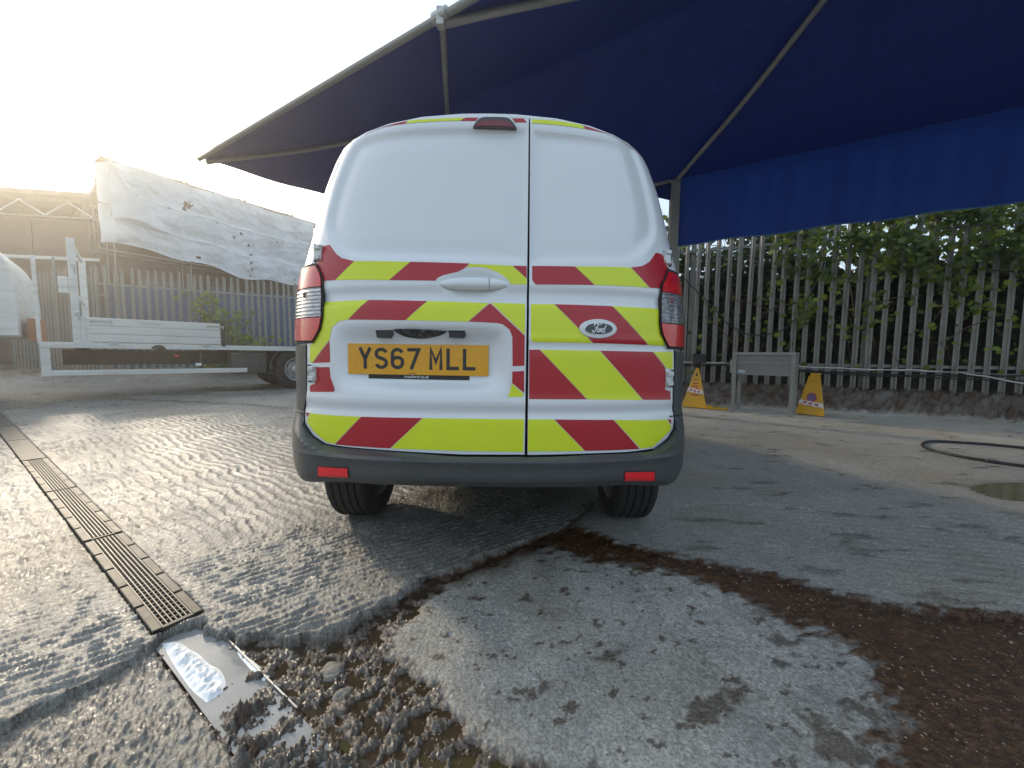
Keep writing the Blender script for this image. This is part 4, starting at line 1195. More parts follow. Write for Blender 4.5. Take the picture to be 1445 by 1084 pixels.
# union outline: right door from split top round to split bottom, left door reversed from split bottom round to split top
both = [tuple(p) for p in dR] + [tuple(p) for p in dL[:0:-1]]
def ray_hit(c, p, poly):
    best = None
    d = np.array(p) - c
    for i in range(len(poly)):
        a, b = np.array(poly[i]), np.array(poly[(i + 1) % len(poly)])
        e = b - a
        den = d[0] * e[1] - d[1] * e[0]
        if abs(den) < 1e-12:
            continue
        t = ((a - c)[0] * e[1] - (a - c)[1] * e[0]) / den
        k = ((a - c)[0] * d[1] - (a - c)[1] * d[0]) / den
        if t > 0 and -1e-9 <= k <= 1 + 1e-9 and (best is None or t > best):
            best = t
    return c + d * min(best if best else 1.0, 0.992)
ctr = np.array([0.02, 1.15])
NR = 12
V, Fc = [], []
npf = len(prof)
rings = []
starts = []
for p in prof:
    e0 = ray_hit(ctr, p, both)
    d = e0 - ctr
    e0 = e0 + d / np.hypot(*d) * 0.004
    starts.append(e0)
ring_pts = [[np.array([s[0], 0.0, s[1]]) + np.array([VX, float(Rear(np.array([s[0]]), np.array([min(s[1], float(ZTu(s[0])) * .999)]))[0]) + 0.030, 0]) for s in starts]]
for k in range(NR + 1):
    w = math.sin(k / NR * math.pi / 2)
    ring = []
    for s, p in zip(starts, prof):
        u, z = s[0] + (p[0] - s[0]) * w, s[1] + (p[1] - s[1]) * w
        zc = min(z, float(ZTu(u)) * 0.99999)
        y = float(Rear(np.array([u * 0.99999]), np.array([zc]))[0])
        ring.append(np.array([VX + u, y + 0.003 + 0.035 * float(sm(0.955, 0.92, z)), z]))
    ring_pts.append(ring)
# along the body to the nose
def zroof(y): return float(np.interp(y, [1.7, 3.4, 3.9, 4.62, 5.15, 5.40, 5.48], [1.0, 1.0, 0.965, 0.60, 0.54, 0.47, 0.36]))
def wscale(y): return float(np.interp(y, [1.7, 2.2, 4.0, 4.7, 5.2, 5.42, 5.48], [1.0, 1.0, 0.99, 0.97, 0.91, 0.80, 0.70]))
last = ring_pts[-1]
for yy in (1.95, 2.3, 2.8, 3.3, 3.7, 4.0, 4.3, 4.62, 4.9, 5.15, 5.33, 5.42, 5.48):
    ring = []
    for (u, z), b in zip(prof, last):
        zr = zroof(yy) * 1.79
        k = 1.0 if z < 0.9 else (0.9 + (z - 0.9) * max(0.0, (zr - 0.9)) / 0.89) / z
        z2 = z * k if zr > 0.95 else min(z, zr - 0.02 * (abs(u) / .8) ** 2)
        uu = u * wscale(yy)
        if zr < 1.7 and z > 1.0:
            uu = math.copysign(max(abs(uu), 0), uu) * 1.0
        ring.append(np.array([VX + uu, max(yy, b[1] + 0.02) , z2]))
    ring_pts.append(ring)
for ring in ring_pts:
    V += [tuple(p) for p in ring]
for i in range(len(ring_pts) - 1):
    for j in range(npf - 1):
        Fc.append((i * npf + j, i * npf + j + 1, (i + 1) * npf + j + 1, (i + 1) * npf + j))
Fc.append(tuple((len(ring_pts) - 1) * npf + j for j in range(npf)))
body = obj('body', V, Fc, M['paint'], van, True)
# black sheet behind the door gaps, standing in for the shade inside them
v, f = patch([(u * 0.97, 1.15 + (z - 1.15) * 0.97) for u, z in both], 0.05, lambda u, z: np.stack([VX + u, Rear(u, np.minimum(z, ZTu(u) * .999)) + 0.045 + 0.045 * ((u < 0.14) & (u > -0.62)), z], 1))
obj('gap_backing', v, f, M['black_gap'], van)

# bumper and corner cladding, one moulding: wraps from wheel arch to wheel arch under the doors
SE = S_SIDE + 0.24
lower_L = [p for p in dL if p[1] < 0.936 and p[0] < SPLIT_L]
lower_R = [p for p in dR if p[1] < 0.926 and p[0] > SPLIT_R]
ub = [(p[0] - (0.004 if p[0] < -0.5 else 0), p[1] - 0.004) for p in lower_L]           # left: from lamp down to the split
ub_s = [(s_of_u(*p), p[1]) for p in ub]
rb_s = [(s_of_u(p[0] + (0.004 if p[0] > 0.5 else 0), p[1] - 0.004), p[1] - 0.004) for p in lower_R[::-1]]
bump_poly = [(-SE, 0.925), (ub_s[0][0], 0.930)] + ub_s + rb_s + [(rb_s[-1][0], 0.922), (SE, 0.915), (SE, 0.40), (S_SIDE * .95, 0.372), (0.85, 0.400), (0.6, 0.425), (0, 0.430), (-0.6, 0.425), (-0.85, 0.400), (-S_SIDE * .95, 0.372), (-SE, 0.40)]
def bump_prof(s, z):
    a = np.abs(s)
    top = 0.545 + 0.115 * sm(0.66, 1.0, a)                    # the ledge climbs at the corners
    b = 0.062 * np.clip((top - z) / (0.012 + 0.05 * sm(.66, 1.0, a)), 0, 1) - 0.030 * sm(0.462, 0.42, z + 0.05 * sm(.6, .95, a))
    b = b + 0.006 * sm(0.535, 0.52, z) * sm(0.50, 0.53, z)
    return b + 0.004
def lift_bump(s, z):
    return wrap(s, z, bump_prof(s, z), 0.9)
v, f = patch(bump_poly, 0.010, lift_bump, (0, 0.05, 0.0))
bumper = obj('bumper', v, f, M['plastic'], van, True)
bumper.data.set_sharp_from_angle(angle=math.radians(24))
# seam between bumper and corner cladding
for sgn in (-1, 1):
    sv = [(sgn * s, 0.662 - 0.01 * (s - 0.9)) for s in np.linspace(0.875, SE, 24)]
    P_ = np.array([(s, z) for s, z in sv])
    a = lift_bump(P_[:, 0], P_[:, 1])
    b = MB()
    b.tube([tuple(p) for p in a], 0.0026, 6)
    b.build('cladding_seam', M['black_gap'], bumper)
# reflectors let into the bumper
for poly in (VAN['reflL'], VAN['reflR']):
    up_ = [(u * 0.985, z) for u, z in poly]
    c = np.mean(up_, 0)
    def lift_ref(u, z):
        s = np.array([s_of_u(a, b) for a, b in zip(u, z)])
        return lift_bump(s, z) + np.array([0, -0.004, 0])
    big = [(c[0] + (u - c[0]) * 1.07, c[1] + (z - c[1]) * 1.22) for u, z in up_]
    v, f = patch(big, 0.01, lambda u, z: lift_ref(u, z) + np.array([0, 0.0022, 0]), (0, 0.006, 0))
    rf = obj('reflector', v, f, M['black_plastic'], bumper)
    v, f = patch(smooth_poly(up_, 0), 0.008, lift_ref, (0, 0.004, 0))
    obj('reflector_lens', v, f, M['red_reflector'], rf)

# tail lamps: red top, clear middle, red bottom, in a dark gasket
def lamp(side):
    sg = -1 if side == 'L' else 1
    inner = [(-0.664, 1.246), (-0.634, 1.206), (-0.6235, 1.178), (-0.618, 1.11), (-0.6185, 1.036), (-0.630, 0.990), (-0.656, 0.955), (-0.672, 0.938)]
    if side == 'R':
        inner = [(0.700, 1.243), (0.6851, 1.209), (0.664, 1.176), (0.655, 1.12), (0.654, 1.03), (0.6624, 0.990), (0.682, 0.9575), (0.706, 0.930)]
    ins = [(s_of_u(u, z), z) for u, z in inner]
    ztop, zbot = inner[0][1], inner[-1][1]
    def outer_s(z):
        k = (z - zbot) / (ztop - zbot)
        return sg * float(np.interp(k, [0, .08, .3, .55, .75, 1.0], [S_SIDE * .95, S_SIDE * 1.08, S_SIDE * 1.16, S_SIDE * 1.12, S_SIDE * 1.0, S_SIDE * .86]))
    outs = [(outer_s(z), z) for z in np.linspace(ztop, zbot, 14)]
    poly = ins + outs[::-1]
    def cut(lo, hi, inset):
        zs = np.linspace(hi, lo, 9)
        iz = [p[1] for p in ins][::-1]
        is_ = [p[0] for p in ins][::-1]
        A = [(float(np.interp(z, iz, is_)) + sg * inset, z) for z in zs]
        B = [(outer_s(z) - sg * inset * .6, z) for z in zs[::-1]]
        return A + B
    def bl(s, z):
        k = (np.abs(s) - 0.7) / (S_SIDE - 0.7)
        return 0.010 + 0.010 * np.clip(1 - (2 * k - 1) ** 2, 0, 1)
    v, f = patch(poly, 0.02, lambda s, z: wrap(s, z, bl(s, z) - 0.006), (0, 0.02, 0))
    base = obj('tail_lamp', v, f, M['black_gap'], van, True)
    z1, z2 = (1.150, 1.036) if side == 'L' else (1.146, 1.028)
    for lo, hi, m_, nm in ((z1 + .002, ztop - .012, M['red_lens'], 'red_lens'), (z2 + .002, z1 - .002, M['clear_lens'], 'clear_lens'), (zbot + .010, z2 - .002, M['red_lens'], 'red_lens')):
        v, f = patch(cut(lo, hi, 0.010), 0.014, lambda s, z: wrap(s, z, bl(s, z)), (0, 0.01, 0))
        obj(nm, v, f, m_, base, True)
    # lamp holder and reflector bowl seen inside the clear part
    zc = (z1 + z2) / 2
    b = MB()
    c = wrap(np.array([sg * 0.86]), np.array([zc + .03]), np.array([0.018]))[0]
    b.lathe([(0.0, 0.001), (-0.002, 0.010), (0.003, 0.013)], tuple(c), (0, 1, 0), 16)
    b.build('bulb', M['dark_red_lens'], base, True)
lamp('L')
lamp('R')

# wheels
def wheel(cx, cy, sgn, rr=0.31, w=0.205):
    t = MB()
    # tread with four grooves, shoulders, side walls: profile across the width
    pr = []
    xs_ = np.linspace(-w / 2, w / 2, 47)
    for x_ in xs_:
        e = abs(x_) / (w / 2)
        r_ = rr - 0.022 * max(0, (e - 0.72) / 0.28) ** 2.2
        for gpos in (-0.055, -0.02, 0.02, 0.055):
            if abs(x_ - gpos) < 0.0052:
                r_ -= 0.008
        pr.append((x_, r_))
    pr = [(-w / 2 + 0.004, 0.205), (-w / 2 - 0.004, 0.235), (-w / 2 - 0.006, 0.262)] + pr + [(w / 2 + 0.006, 0.262), (w / 2 + 0.004, 0.235), (w / 2 - 0.004, 0.205)]
    t.lathe(pr, (cx, cy, rr - 0.004), (1, 0, 0), 72)
    ty = t.build('tyre', M['tyre'], None, False)
    r_ = MB()
    r_.lathe([(-w / 2 + .01, 0.204), (-w / 2 + .02, 0.19), (0, 0.185), (w / 2 - .03, 0.185), (w / 2 - .01, 0.204)], (cx, cy, rr - 0.004), (1, 0, 0), 48)
    r_.lathe([(sgn * 0.05, 0.185), (sgn * 0.06, 0.12), (sgn * 0.075, 0.06), (sgn * 0.08, 0.0)], (cx, cy, rr - 0.004), (1, 0, 0), 36)
    return ty, r_
for cx, cy, sgn in ((VX - 0.735, 2.165, -1), (VX + 0.735, 2.165, 1), (VX - 0.735, 4.65, -1), (VX + 0.735, 4.65, 1)):
    wh = bpy.data.objects.new('wheel', None)
    wh.parent = van
    wh.location = Vector((cx, cy, 0.306)) - world_loc(van)
    link(wh)
    ty, rm = wheel(cx, cy, sgn)
    ty.parent = wh
    ty.location = -world_loc(wh)
    rm.build('wheel_rim', M['grey_plastic'], wh, True)
# under the floor: floor pan, axle beam, silencer, wheel liners
fl = MB()
fl.box((-0.62, 1.62, 0.40), (0.62, 5.2, 0.46), o=(VX, 0, 0), ch=0.01)
fl.box((-0.83, 2.6, 0.30), (0.83, 4.2, 0.40), o=(VX, 0, 0), ch=0.02)
fl.box((-0.66, 1.5, 0.47), (0.66, 1.62, 0.56), o=(VX, 0, 0), ch=0.01)
fl.build('floor_pan', M['underbody'], van)
axl = MB()
axl.tube([(VX - 0.64, 2.165, 0.31), (VX + 0.64, 2.165, 0.31)], 0.045, 12)
axl.tube([(VX - 0.42, 2.12, 0.32), (VX - 0.42, 2.6, 0.36)], 0.03, 8)
axl.tube([(VX + 0.42, 2.12, 0.32), (VX + 0.42, 2.6, 0.36)], 0.03, 8)
axl.build('rear_axle', M['underbody'], van)
ex = MB()
ex.tube([(VX - 0.52, 1.60, 0.415), (VX - 0.30, 1.60, 0.415)], [0.05, 0.05], 16)
ex.build('silencer', M['underbody'], van)
# side details for a step to the side: side glass, mirrors, rub strip
for sg in (-1, 1):
    gl = MB()
    wv = []
    for z in (1.14, 1.25, 1.36, 1.47, 1.56):
        for y in (2.95, 3.66 - 0.35 * (z - 1.14)):
            wv.append((VX + sg * (float(Wz(z)) * wscale(y) + 0.006), y, z))
    gl.add(wv, [(2 * i, 2 * i + 1, 2 * i + 3, 2 * i + 2) if sg > 0 else (2 * i, 2 * i + 2, 2 * i + 3, 2 * i + 1) for i in range(4)])
    gl.build('side_window', M['dark_glass'], van)
    mr = MB()
    mr.box((-0.075, -0.04, -0.09), (0.075, 0.04, 0.09), o=(VX + sg * 0.925, 3.72, 1.12), ch=0.02)
    mr.box((-0.04, -0.02, -0.02), (0.04, 0.02, 0.02), o=(VX + sg * 0.845, 3.73, 1.06), ch=0.006)
    mr.build('wing_mirror', M['black_plastic'], van)
    rs = MB()
    rs.box((sg * 0.866 - 0.012, 2.55, 0.62), (sg * 0.866 + 0.012, 4.2, 0.72), o=(VX, 0, 0), ch=0.006)
    rs.build('rubbing_strip', M['plastic'], van)

# ---------------------------------------------------------------- the canopy over the wash bay
CA, CN = np.array([0.855, -0.519]), np.array([0.519, 0.855])          # along the eaves, across them
A_END, A_FAR, N0, N1, ZE = -6.68, 9.0, 2.50, 6.49, 3.60
PITCH_T = math.tan(math.radians(23))
def end_a(n):
    s = (n - N0) / (N1 - N0)
    return A_END + 0.22 * math.sin(math.pi * min(max(s, 0), 1))
def roof_z(a, n):
    e = end_a(n)
    d = min(n - N0, N1 - n, a - A_END)
    return ZE + PITCH_T * max(0.0, d) - 0.05 * math.sin(math.pi * min(max((n - N0) / (N1 - N0), 0), 1) * 2) ** 2
def cpt(a, n, dz=0.0, z=None):
    p = CA * a + CN * n
    return Vector((p[0], p[1], (roof_z(a, n) if z is None else z) + dz))
canopy = thing('wash_bay_canopy', 'large dark blue fabric canopy on a steel tube frame over the yard', 'canopy', (2.58, 6.04, 0.0))
NA, NN = 110, 40
V, Fc = [], []
for i in range(NA + 1):
    for j in range(NN + 1):
        n = N0 + (N1 - N0) * j / NN
        e = end_a(n)
        t = (i / NA) ** 1.5
        a = e + (A_FAR - e) * t
        V.append(cpt(a, n, 0.010 * math.sin(a * 5.0 + n) * math.sin(n * 3.0)))
for i in range(NA):
    for j in range(NN):
        q = i * (NN + 1) + j
        Fc.append((q, q + 1, q + NN + 2, q + NN + 1))
obj('roof_cloth', V, Fc, M['cloth'], canopy, True)
# hanging curtain along the far eave, from the corner post to the right
V, Fc = [], []
a0, nA, nZ = -1.06, 150, 14
for i in range(nA + 1):
    a = a0 + (A_FAR - a0) * i / nA
    for k in range(nZ + 1):
        s = k / nZ
        wv = 0.010 * s * math.sin(a * 4.3) + 0.007 * s * math.sin(a * 9.7 + 1.0) + 0.006 * math.sin(a * 23 + 2.0 * s)
        z = ZE + 0.02 - (1.015 + 0.012 * math.sin(a * 6.0)) * s
        V.append(cpt(a, N1 + wv, 0, z))
for i in range(nA):
    for k in range(nZ):
        q = i * (nZ + 1) + k
        Fc.append((q, q + 1, q + nZ + 2, q + nZ + 1))
obj('curtain', V, Fc, M['curtain'], canopy, True)
hm = MB()
hm.tube([cpt(a, N1 + .010 * math.sin(a * 4.3) + .007 * math.sin(a * 9.7 + 1), 0, ZE - 0.995 - .012 * math.sin(a * 6.0)) for a in np.linspace(a0, A_FAR, 90)], 0.010, 6)
hm.build('curtain_hem', mat('hem_cord', (0.05, 0.14, 0.28), 0.6), canopy)
# frame tubes
def tube_part(name, pts, r, m=M['galv_frame']):
    b = MB()
    b.tube(pts, r, 10)
    return b.build(name, m, canopy, True)
tube_part('eave_tube', [cpt(a, N0, -0.01, ZE) for a in np.linspace(A_END, A_FAR, 30)], 0.030)
tube_part('eave_tube', [cpt(a, N1 + .05, 0.05, ZE) for a in np.linspace(A_END, A_FAR, 30)], 0.030)
tube_part('eave_tube', [cpt(a, N1, -0.01, ZE) for a in np.linspace(A_END, -1.12, 20)], 0.030)
def rafter(p0, direction, L, r=0.030, off=-0.06):
    d = np.array(direction) / np.hypot(*direction)
    pts = []
    for t in np.linspace(0, L, 16):
        x, y = p0[0] + d[0] * t, p0[1] + d[1] * t
        a, n = CA @ np.array([x, y]), CN @ np.array([x, y])
        pts.append(Vector((x, y, roof_z(a, n) + off)))
    return tube_part('rafter', pts, r)
Lc = CA * A_END + CN * N0
Cc = CA * -1.06 + CN * (N1 - 0.02)
Nc = CA * -2.22 + CN * (N0 + 0.02)
rafter(Lc + np.array([.08, .03]), (0.97, 0.24), 2.9)
rafter(Cc, (0.19, -0.98), 2.68, 0.032)
rafter(Nc, (-0.15, 0.99), 2.58)
rafter(Nc, (0.97, -0.04), 4.1, 0.032)
# clamp where two tubes meet at the near eave
cl = MB()
c = cpt(-2.22, N0, 0.0, ZE)
cl.lathe([(-0.07, 0.0), (-0.07, 0.045), (0.07, 0.045), (0.07, 0.0)], c, (CA[0], CA[1], 0), 14)
cl.box((-0.03, -0.035, -0.085), (0.03, 0.035, 0.05), o=c, ch=0.006)
cl.build('tube_clamp', M['steel'], canopy)
# corner post: a steel I-section with a foot plate
po = MB()
px, py = Cc + CN * 0.02
cs, sn = math.cos(math.radians(-12)), math.sin(math.radians(-12))
for lo, hi in (((-0.065, -0.07, 0.0), (0.065, -0.058, ZE - 0.03)), ((-0.065, 0.058, 0.0), (0.065, 0.07, ZE - 0.03)), ((-0.006, -0.058, 0.0), (0.006, 0.058, ZE - 0.03)), ((-0.12, -0.12, -0.01), (0.12, 0.12, 0.014))):
    po.box(lo, hi, (cs, sn, 0), (-sn, cs, 0), (0, 0, 1), (px, py, 0))
po.build('post', M['galv_frame'], canopy)
# a short fold of cloth gathered at the post head
V, Fc = [], []
for i in range(9):
    for k in range(6):
        s, q = i / 8, k / 5
        V.append(cpt(-1.06 - 0.9 * s, N1 + 0.02, 0, ZE - 0.02 - (0.28 * (1 - s) ** 1.5 + 0.02) * q))
for i in range(8):
    for k in range(5):
        a = i * 6 + k
        Fc.append((a, a + 1, a + 7, a + 6))
obj('cloth_fold', V, Fc, M['cloth'], canopy, True)
# remaining posts of the frame, beyond the picture's edges
for a, n in ((A_END + .1, N1 - .05), (5.6, N1 + .03), (6.5, N0)):
    b = MB()
    p = CA * a + CN * n
    b.box((-0.05, -0.05, 0.0), (0.05, 0.05, ZE - 0.03), o=(p[0], p[1], 0), ch=0.004)
    b.build('post', M['galv_frame'], canopy)
cbx = MB()
c0 = Vector((Cc[0], Cc[1], ZE - 0.03))
cbx.tube([c0 + Vector((-0.02, -0.02, -0.02)), c0 + Vector((-0.12, -0.04, -0.10)), c0 + Vector((-0.26, -0.05, -0.13)), c0 + Vector((-0.42, -0.03, -0.11))], 0.005, 6)
tag(cbx.build('cord', M['cable'], None, at=c0), 'thin dark cord hanging from the head of the canopy post', 'cord')

# ---------------------------------------------------------------- palisade fences
def pale_mesh(top, pointed=True, w=0.080):
    xs = [-w / 2, -w * .30, -w * .10, 0, w * .10, w * .30, w / 2]
    ys = [0.0, -0.004, -0.022, -0.012, -0.022, -0.004, 0.0]
    V, Fc, n = [], [], len(xs)
    for z in (0.0, top * .5, None):
        for t_ in (0.0, 0.004):
            for x_, y_ in zip(xs, ys):
                zz = z if z is not None else top - (abs(x_) * 1.7 if pointed else 0)
                V.append((x_, y_ + t_, zz))
    for lv_ in range(2):
        a, b = lv_ * 2 * n, (lv_ + 1) * 2 * n
        for i in range(n - 1):
            Fc.append((a + i, a + i + 1, b + i + 1, b + i))
            Fc.append((a + n + i + 1, a + n + i, b + n + i, b + n + i + 1))
        Fc.append((a, b, b + n, a + n))
        Fc.append((a + n - 1, a + 2 * n - 1, b + 2 * n - 1, b + n - 1))
    e = 4 * n
    for i in range(n - 1):
        Fc.append((e + i, e + i + 1, e + n + i + 1, e + n + i))
    return V, Fc

def palisade(name, label, p0, d, nrm, t0, t1, spacing, base, top, rails, post_every, lean=0.006):
    ang = math.atan2(d[1], d[0])
    root = thing(name, label, 'fence', (p0[0], p0[1], base(0)))
    b0 = Vector((p0[0], p0[1], base(0)))
    V, Fc = pale_mesh(top)
    src = None
    k, t = 0, t0
    while t < t1:
        x, y = p0[0] + d[0] * t + nrm[0] * .03, p0[1] + d[1] * t + nrm[1] * .03
        loc = Vector((x, y, base(t) + rng.uniform(-0.03, 0.02))) - b0
        rot = (rng.normal(0, lean), rng.normal(0, lean), ang + rng.normal(0, 0.05))
        if src is None:
            me = bpy.data.meshes.new('pale')
            me.from_pydata(V, [], Fc)
            me.materials.append(M['galv'])
            src = bpy.data.objects.new('pale', me)
            src.parent = root
            src.location, src.rotation_euler = loc, rot
            link(src)
        else:
            copy_of(src, 'pale', root, loc, rot, (rng.uniform(.96, 1.04), 1, rng.uniform(.985, 1.012)))
        t += spacing * rng.uniform(0.97, 1.03)
        k += 1
    X, N = (d[0], d[1], 0), (-nrm[0], -nrm[1], 0)
    for rz in rails:
        b = MB()
        z = base((t0 + t1) / 2) + rz
        b.box((t0, 0.0, z - 0.025), (t1, 0.006, z + 0.025), X, N, (0, 0, 1), (p0[0], p0[1], 0))
        b.box((t0, 0.006, z + 0.019), (t1, 0.05, z + 0.025), X, N, (0, 0, 1), (p0[0], p0[1], 0))
        b.build('rail', M['galv'], root)
    t = t0 + 0.4
    while t < t1:
        b = MB()
        b.box((t - .05, 0.055, base(t) - .2), (t + .05, 0.063, base(t) + top * .93), X, N, (0, 0, 1), (p0[0], p0[1], 0))
        b.box((t - .004, 0.063, base(t) - .2), (t + .004, 0.15, base(t) + top * .93), X, N, (0, 0, 1), (p0[0], p0[1], 0))
        b.build('fence_post', M['galv'], root)
        t += post_every
    return root
palisade('palisade_fence', 'tall grey steel palisade fence overgrown with ivy beside the canopy', FP, FD_, FN, -3.2, 7.6, 0.181,
         lambda t: 0.40 - 0.018 * t, 3.05, (0.42, 2.62), 2.75)
LP, LD = np.array([-11.95, 11.23]), np.array([0.857, 0.515])
LN = np.array([0.515, -0.857])
palisade('palisade_fence', 'pale steel palisade fence with pointed tops behind the flatbed lorry', LP, LD, LN, 0.0, 9.0, 0.185,
         lambda t: 0.28, 3.08, (0.5, 2.55), 2.75)
palisade('palisade_fence', 'short return of pale palisade fence left of the corner behind the lorry', LP + np.array([-.1, .02]), np.array([-0.959, 0.284]), np.array([-.284, -.959]), 0.05, 4.2, 0.185,
         lambda t: 0.28, 3.04, (0.5, 2.55), 2.75)

# ---------------------------------------------------------------- behind and on the right-hand fence
def fpt(t, off, z):
    p = FP + FD_ * t + FN * off
    return Vector((p[0], p[1], z))
# bank added behind the fence as a dark backdrop that blocks the sky
nt_, nf_ = 60, 26
V, Fc = [], []
for i in range(nt_ + 1):
    t = -6 + 16 * i / nt_
    for j in range(nf_ + 1):
        off = -0.25 - 5.5 * (j / nf_) ** 1.3
        hgt = 0.30 + 2.3 * float(sm(-6.0, -3.6, t)) * float(sm(0.35, 1.3, -off)) + 0.22 * float(fbm(np.array([t * 0.9]), np.array([off * 0.9]), 4, 31)[0]) + .06 * float(fbm(np.array([t * 5]), np.array([off * 5]), 3, 32)[0])
        V.append(fpt(t, off, hgt))
for i in range(nt_):
    for j in range(nf_):
        q = i * (nf_ + 1) + j
        Fc.append((q, q + nf_ + 1, q + nf_ + 2, q + 1))
obj('backdrop_bank', V, Fc, M['backdrop_soil'], None, True, kind='structure')

LEAF = np.array([(0, 0), (.30, -.12), (.52, .22), (.36, .38), (.42, .72), (.12, .62), (0, 1.0), (-.12, .62), (-.42, .72), (-.36, .38), (-.52, .22), (-.30, -.12)])
def leaf_cloud(name, centers, sizes, tones, m, parent=None, kind='stuff', facing=None, shape=LEAF, at=None):
    """Leaf-sized faces, each an outline with a lifted midrib, turned its own way."""
    N_ = len(centers)
    L = shape - shape.mean(0)
    k = len(L)
    az = rng.uniform(0, 2 * math.pi, N_)
    cosz, sinz = np.cos(az), np.sin(az)
    nrm = rng.normal(0, 1, (N_, 3))
    if facing is not None:
        nrm = nrm * 0.75 + np.array(facing)
    nrm /= np.linalg.norm(nrm, axis=1)[:, None]
    ref = np.where(np.abs(nrm[:, 2:3]) > .9, np.array([[1.0, 0, 0]]), np.array([[0, 0, 1.0]]))
    u = np.cross(ref, nrm)
    u /= np.linalg.norm(u, axis=1)[:, None]
    v = np.cross(nrm, u)
    px_ = L[None, :, 0] * cosz[:, None] - L[None, :, 1] * sinz[:, None]
    py_ = L[None, :, 0] * sinz[:, None] + L[None, :, 1] * cosz[:, None]
    bend = -0.35 * (L[:, 0] ** 2 + 0.4 * L[:, 1] ** 2)
    pts_ = (centers[:, None, :] + sizes[:, None, None] * (px_[:, :, None] * u[:, None, :] + py_[:, :, None] * v[:, None, :] + bend[None, :, None] * nrm[:, None, :]))
    ctrs = centers + 0.05 * sizes[:, None] * nrm
    base = np.array(at) if at is not None else (np.array(world_loc(parent)) if parent else np.zeros(3))
    co = np.concatenate([pts_, ctrs[:, None, :]], 1).reshape(-1, 3) - base
    idx = np.arange(N_)[:, None] * (k + 1)
    tri = []
    for i in range(0, k, 2):
        tri.append(np.stack([idx[:, 0] + k, idx[:, 0] + i, idx[:, 0] + i + 1, idx[:, 0] + (i + 2) % k], 1))
    quads = np.stack(tri, 1).reshape(-1, 4).astype(np.int32)
    me = bpy.data.meshes.new(name)
    me.vertices.add(len(co))
    me.vertices.foreach_set('co', co.astype(np.float32).ravel())
    nq = len(quads)
    me.loops.add(nq * 4)
    me.loops.foreach_set('vertex_index', quads.ravel())
    me.polygons.add(nq)
    me.polygons.foreach_set('loop_start', np.arange(0, nq * 4, 4, dtype=np.int32))
    me.update(calc_edges=True)
    a_ = me.attributes.new('tone', 'FLOAT', 'POINT')
    a_.data.foreach_set('value', np.repeat(tones, k + 1).astype(np.float32))
    me.materials.append(m)
    o = bpy.data.objects.new(name, me)
    if parent:
        o.parent = parent
    else:
        o.location = base
    if kind:
        o['kind'] = kind
    return link(o)

# ivy on the fence: heavy along the top at the right, hanging sprays, thin at the left
ivy = thing('ivy', 'green ivy climbing over the palisade fence and hanging from its top', 'ivy', fpt(3.3, 0, 0.38))
def fpts(t, off, z):
    """fpt for arrays."""
    xy = FP[None, :] + FD_[None, :] * t[:, None] + FN[None, :] * off[:, None]
    return np.column_stack([xy, z])
T, Z = rng.uniform(-2.5, 7.4, 70000), rng.uniform(0.6, 3.9, 70000)
topz = 3.45 + 0.25 * np.sin(T * 1.9) + 0.12 * np.sin(T * 5.3)
dens = np.where(Z > 1.9, sm(1.3, 3.2, T) * sm(1.9, 2.7, Z) * np.where(Z < topz, 0.95, 0.12), 0)
dens = np.maximum(dens, 0.55 * sm(1.0, 1.9, T) * sm(2.5, 3.0, Z) * (Z < topz))
for (ct, cw, zb) in ((2.05, .30, 1.55), (2.5, .22, 1.9), (1.45, .22, 2.3), (3.9, .30, 1.45), (4.4, .34, 1.75), (3.1, .25, 2.0), (5.6, .4, 1.3), (2.75, .2, 1.25), (1.75, .15, 1.15)):
    dens = np.maximum(dens, 0.5 * np.exp(-((T - ct) / cw) ** 2) * sm(zb - .1, zb + .55, Z))
dens = np.maximum(dens, 0.02 + 0.05 * sm(0.5, 1.5, T))
ok = rng.random(len(T)) < dens * (0.5 + 1.3 * vnoise(T * 2.6, Z * 2.6, 77)) * 0.72
T, Z = T[ok], Z[ok]
O = rng.normal(0.0, 0.15, len(T)) + 0.06 * sm(2.2, 2.8, Z)
ctrs = fpts(T, O, Z)
sz = rng.uniform(0.05, 0.115, len(T))
tn = np.clip(rng.normal(0.42, 0.24, len(T)) + 0.25 * (np.array(Z) < 2.3) + 0.75 * vnoise(np.array(T) * 2.3, np.array(Z) * 2.3, 91), 0, 1)  # paler clumps imitate leaves lit from behind
order = np.argsort(-np.array(O) * 0.3 - sz)
lead = order[:240]
rest = order[240:]
leaf_cloud('foliage', ctrs[rest], sz[rest], tn[rest], M['ivy'], ivy, facing=(FN[0], FN[1], 0.35))
for i in lead:                                                        # the leaves standing furthest out, one by one
    lo = leaf_cloud('leaf', ctrs[i:i + 1], sz[i:i + 1], tn[i:i + 1], M['ivy'], ivy, kind=None, facing=(FN[0], FN[1], 0.35))
stm = MB()
for _ in range(46):
    t, z = rng.uniform(-0.3, 6.5), rng.uniform(0.45, 1.2)
    p = [fpt(t, rng.uniform(-.25, .06), z)]
    ang = rng.uniform(0.9, 2.2)
    for k in range(rng.integers(5, 11)):
        ang += rng.normal(0, 0.32)
        t += math.cos(ang) * 0.2
        z += max(0.02, math.sin(ang) * 0.24)
        if z > 3.3:
            break
        p.append(fpt(t, rng.uniform(-.16, .08), z))
    if len(p) > 2:
        r0 = rng.uniform(0.003, 0.008)
        stm.tube(p, [r0 * (1 - .6 * i / len(p)) for i in range(len(p))], 5)
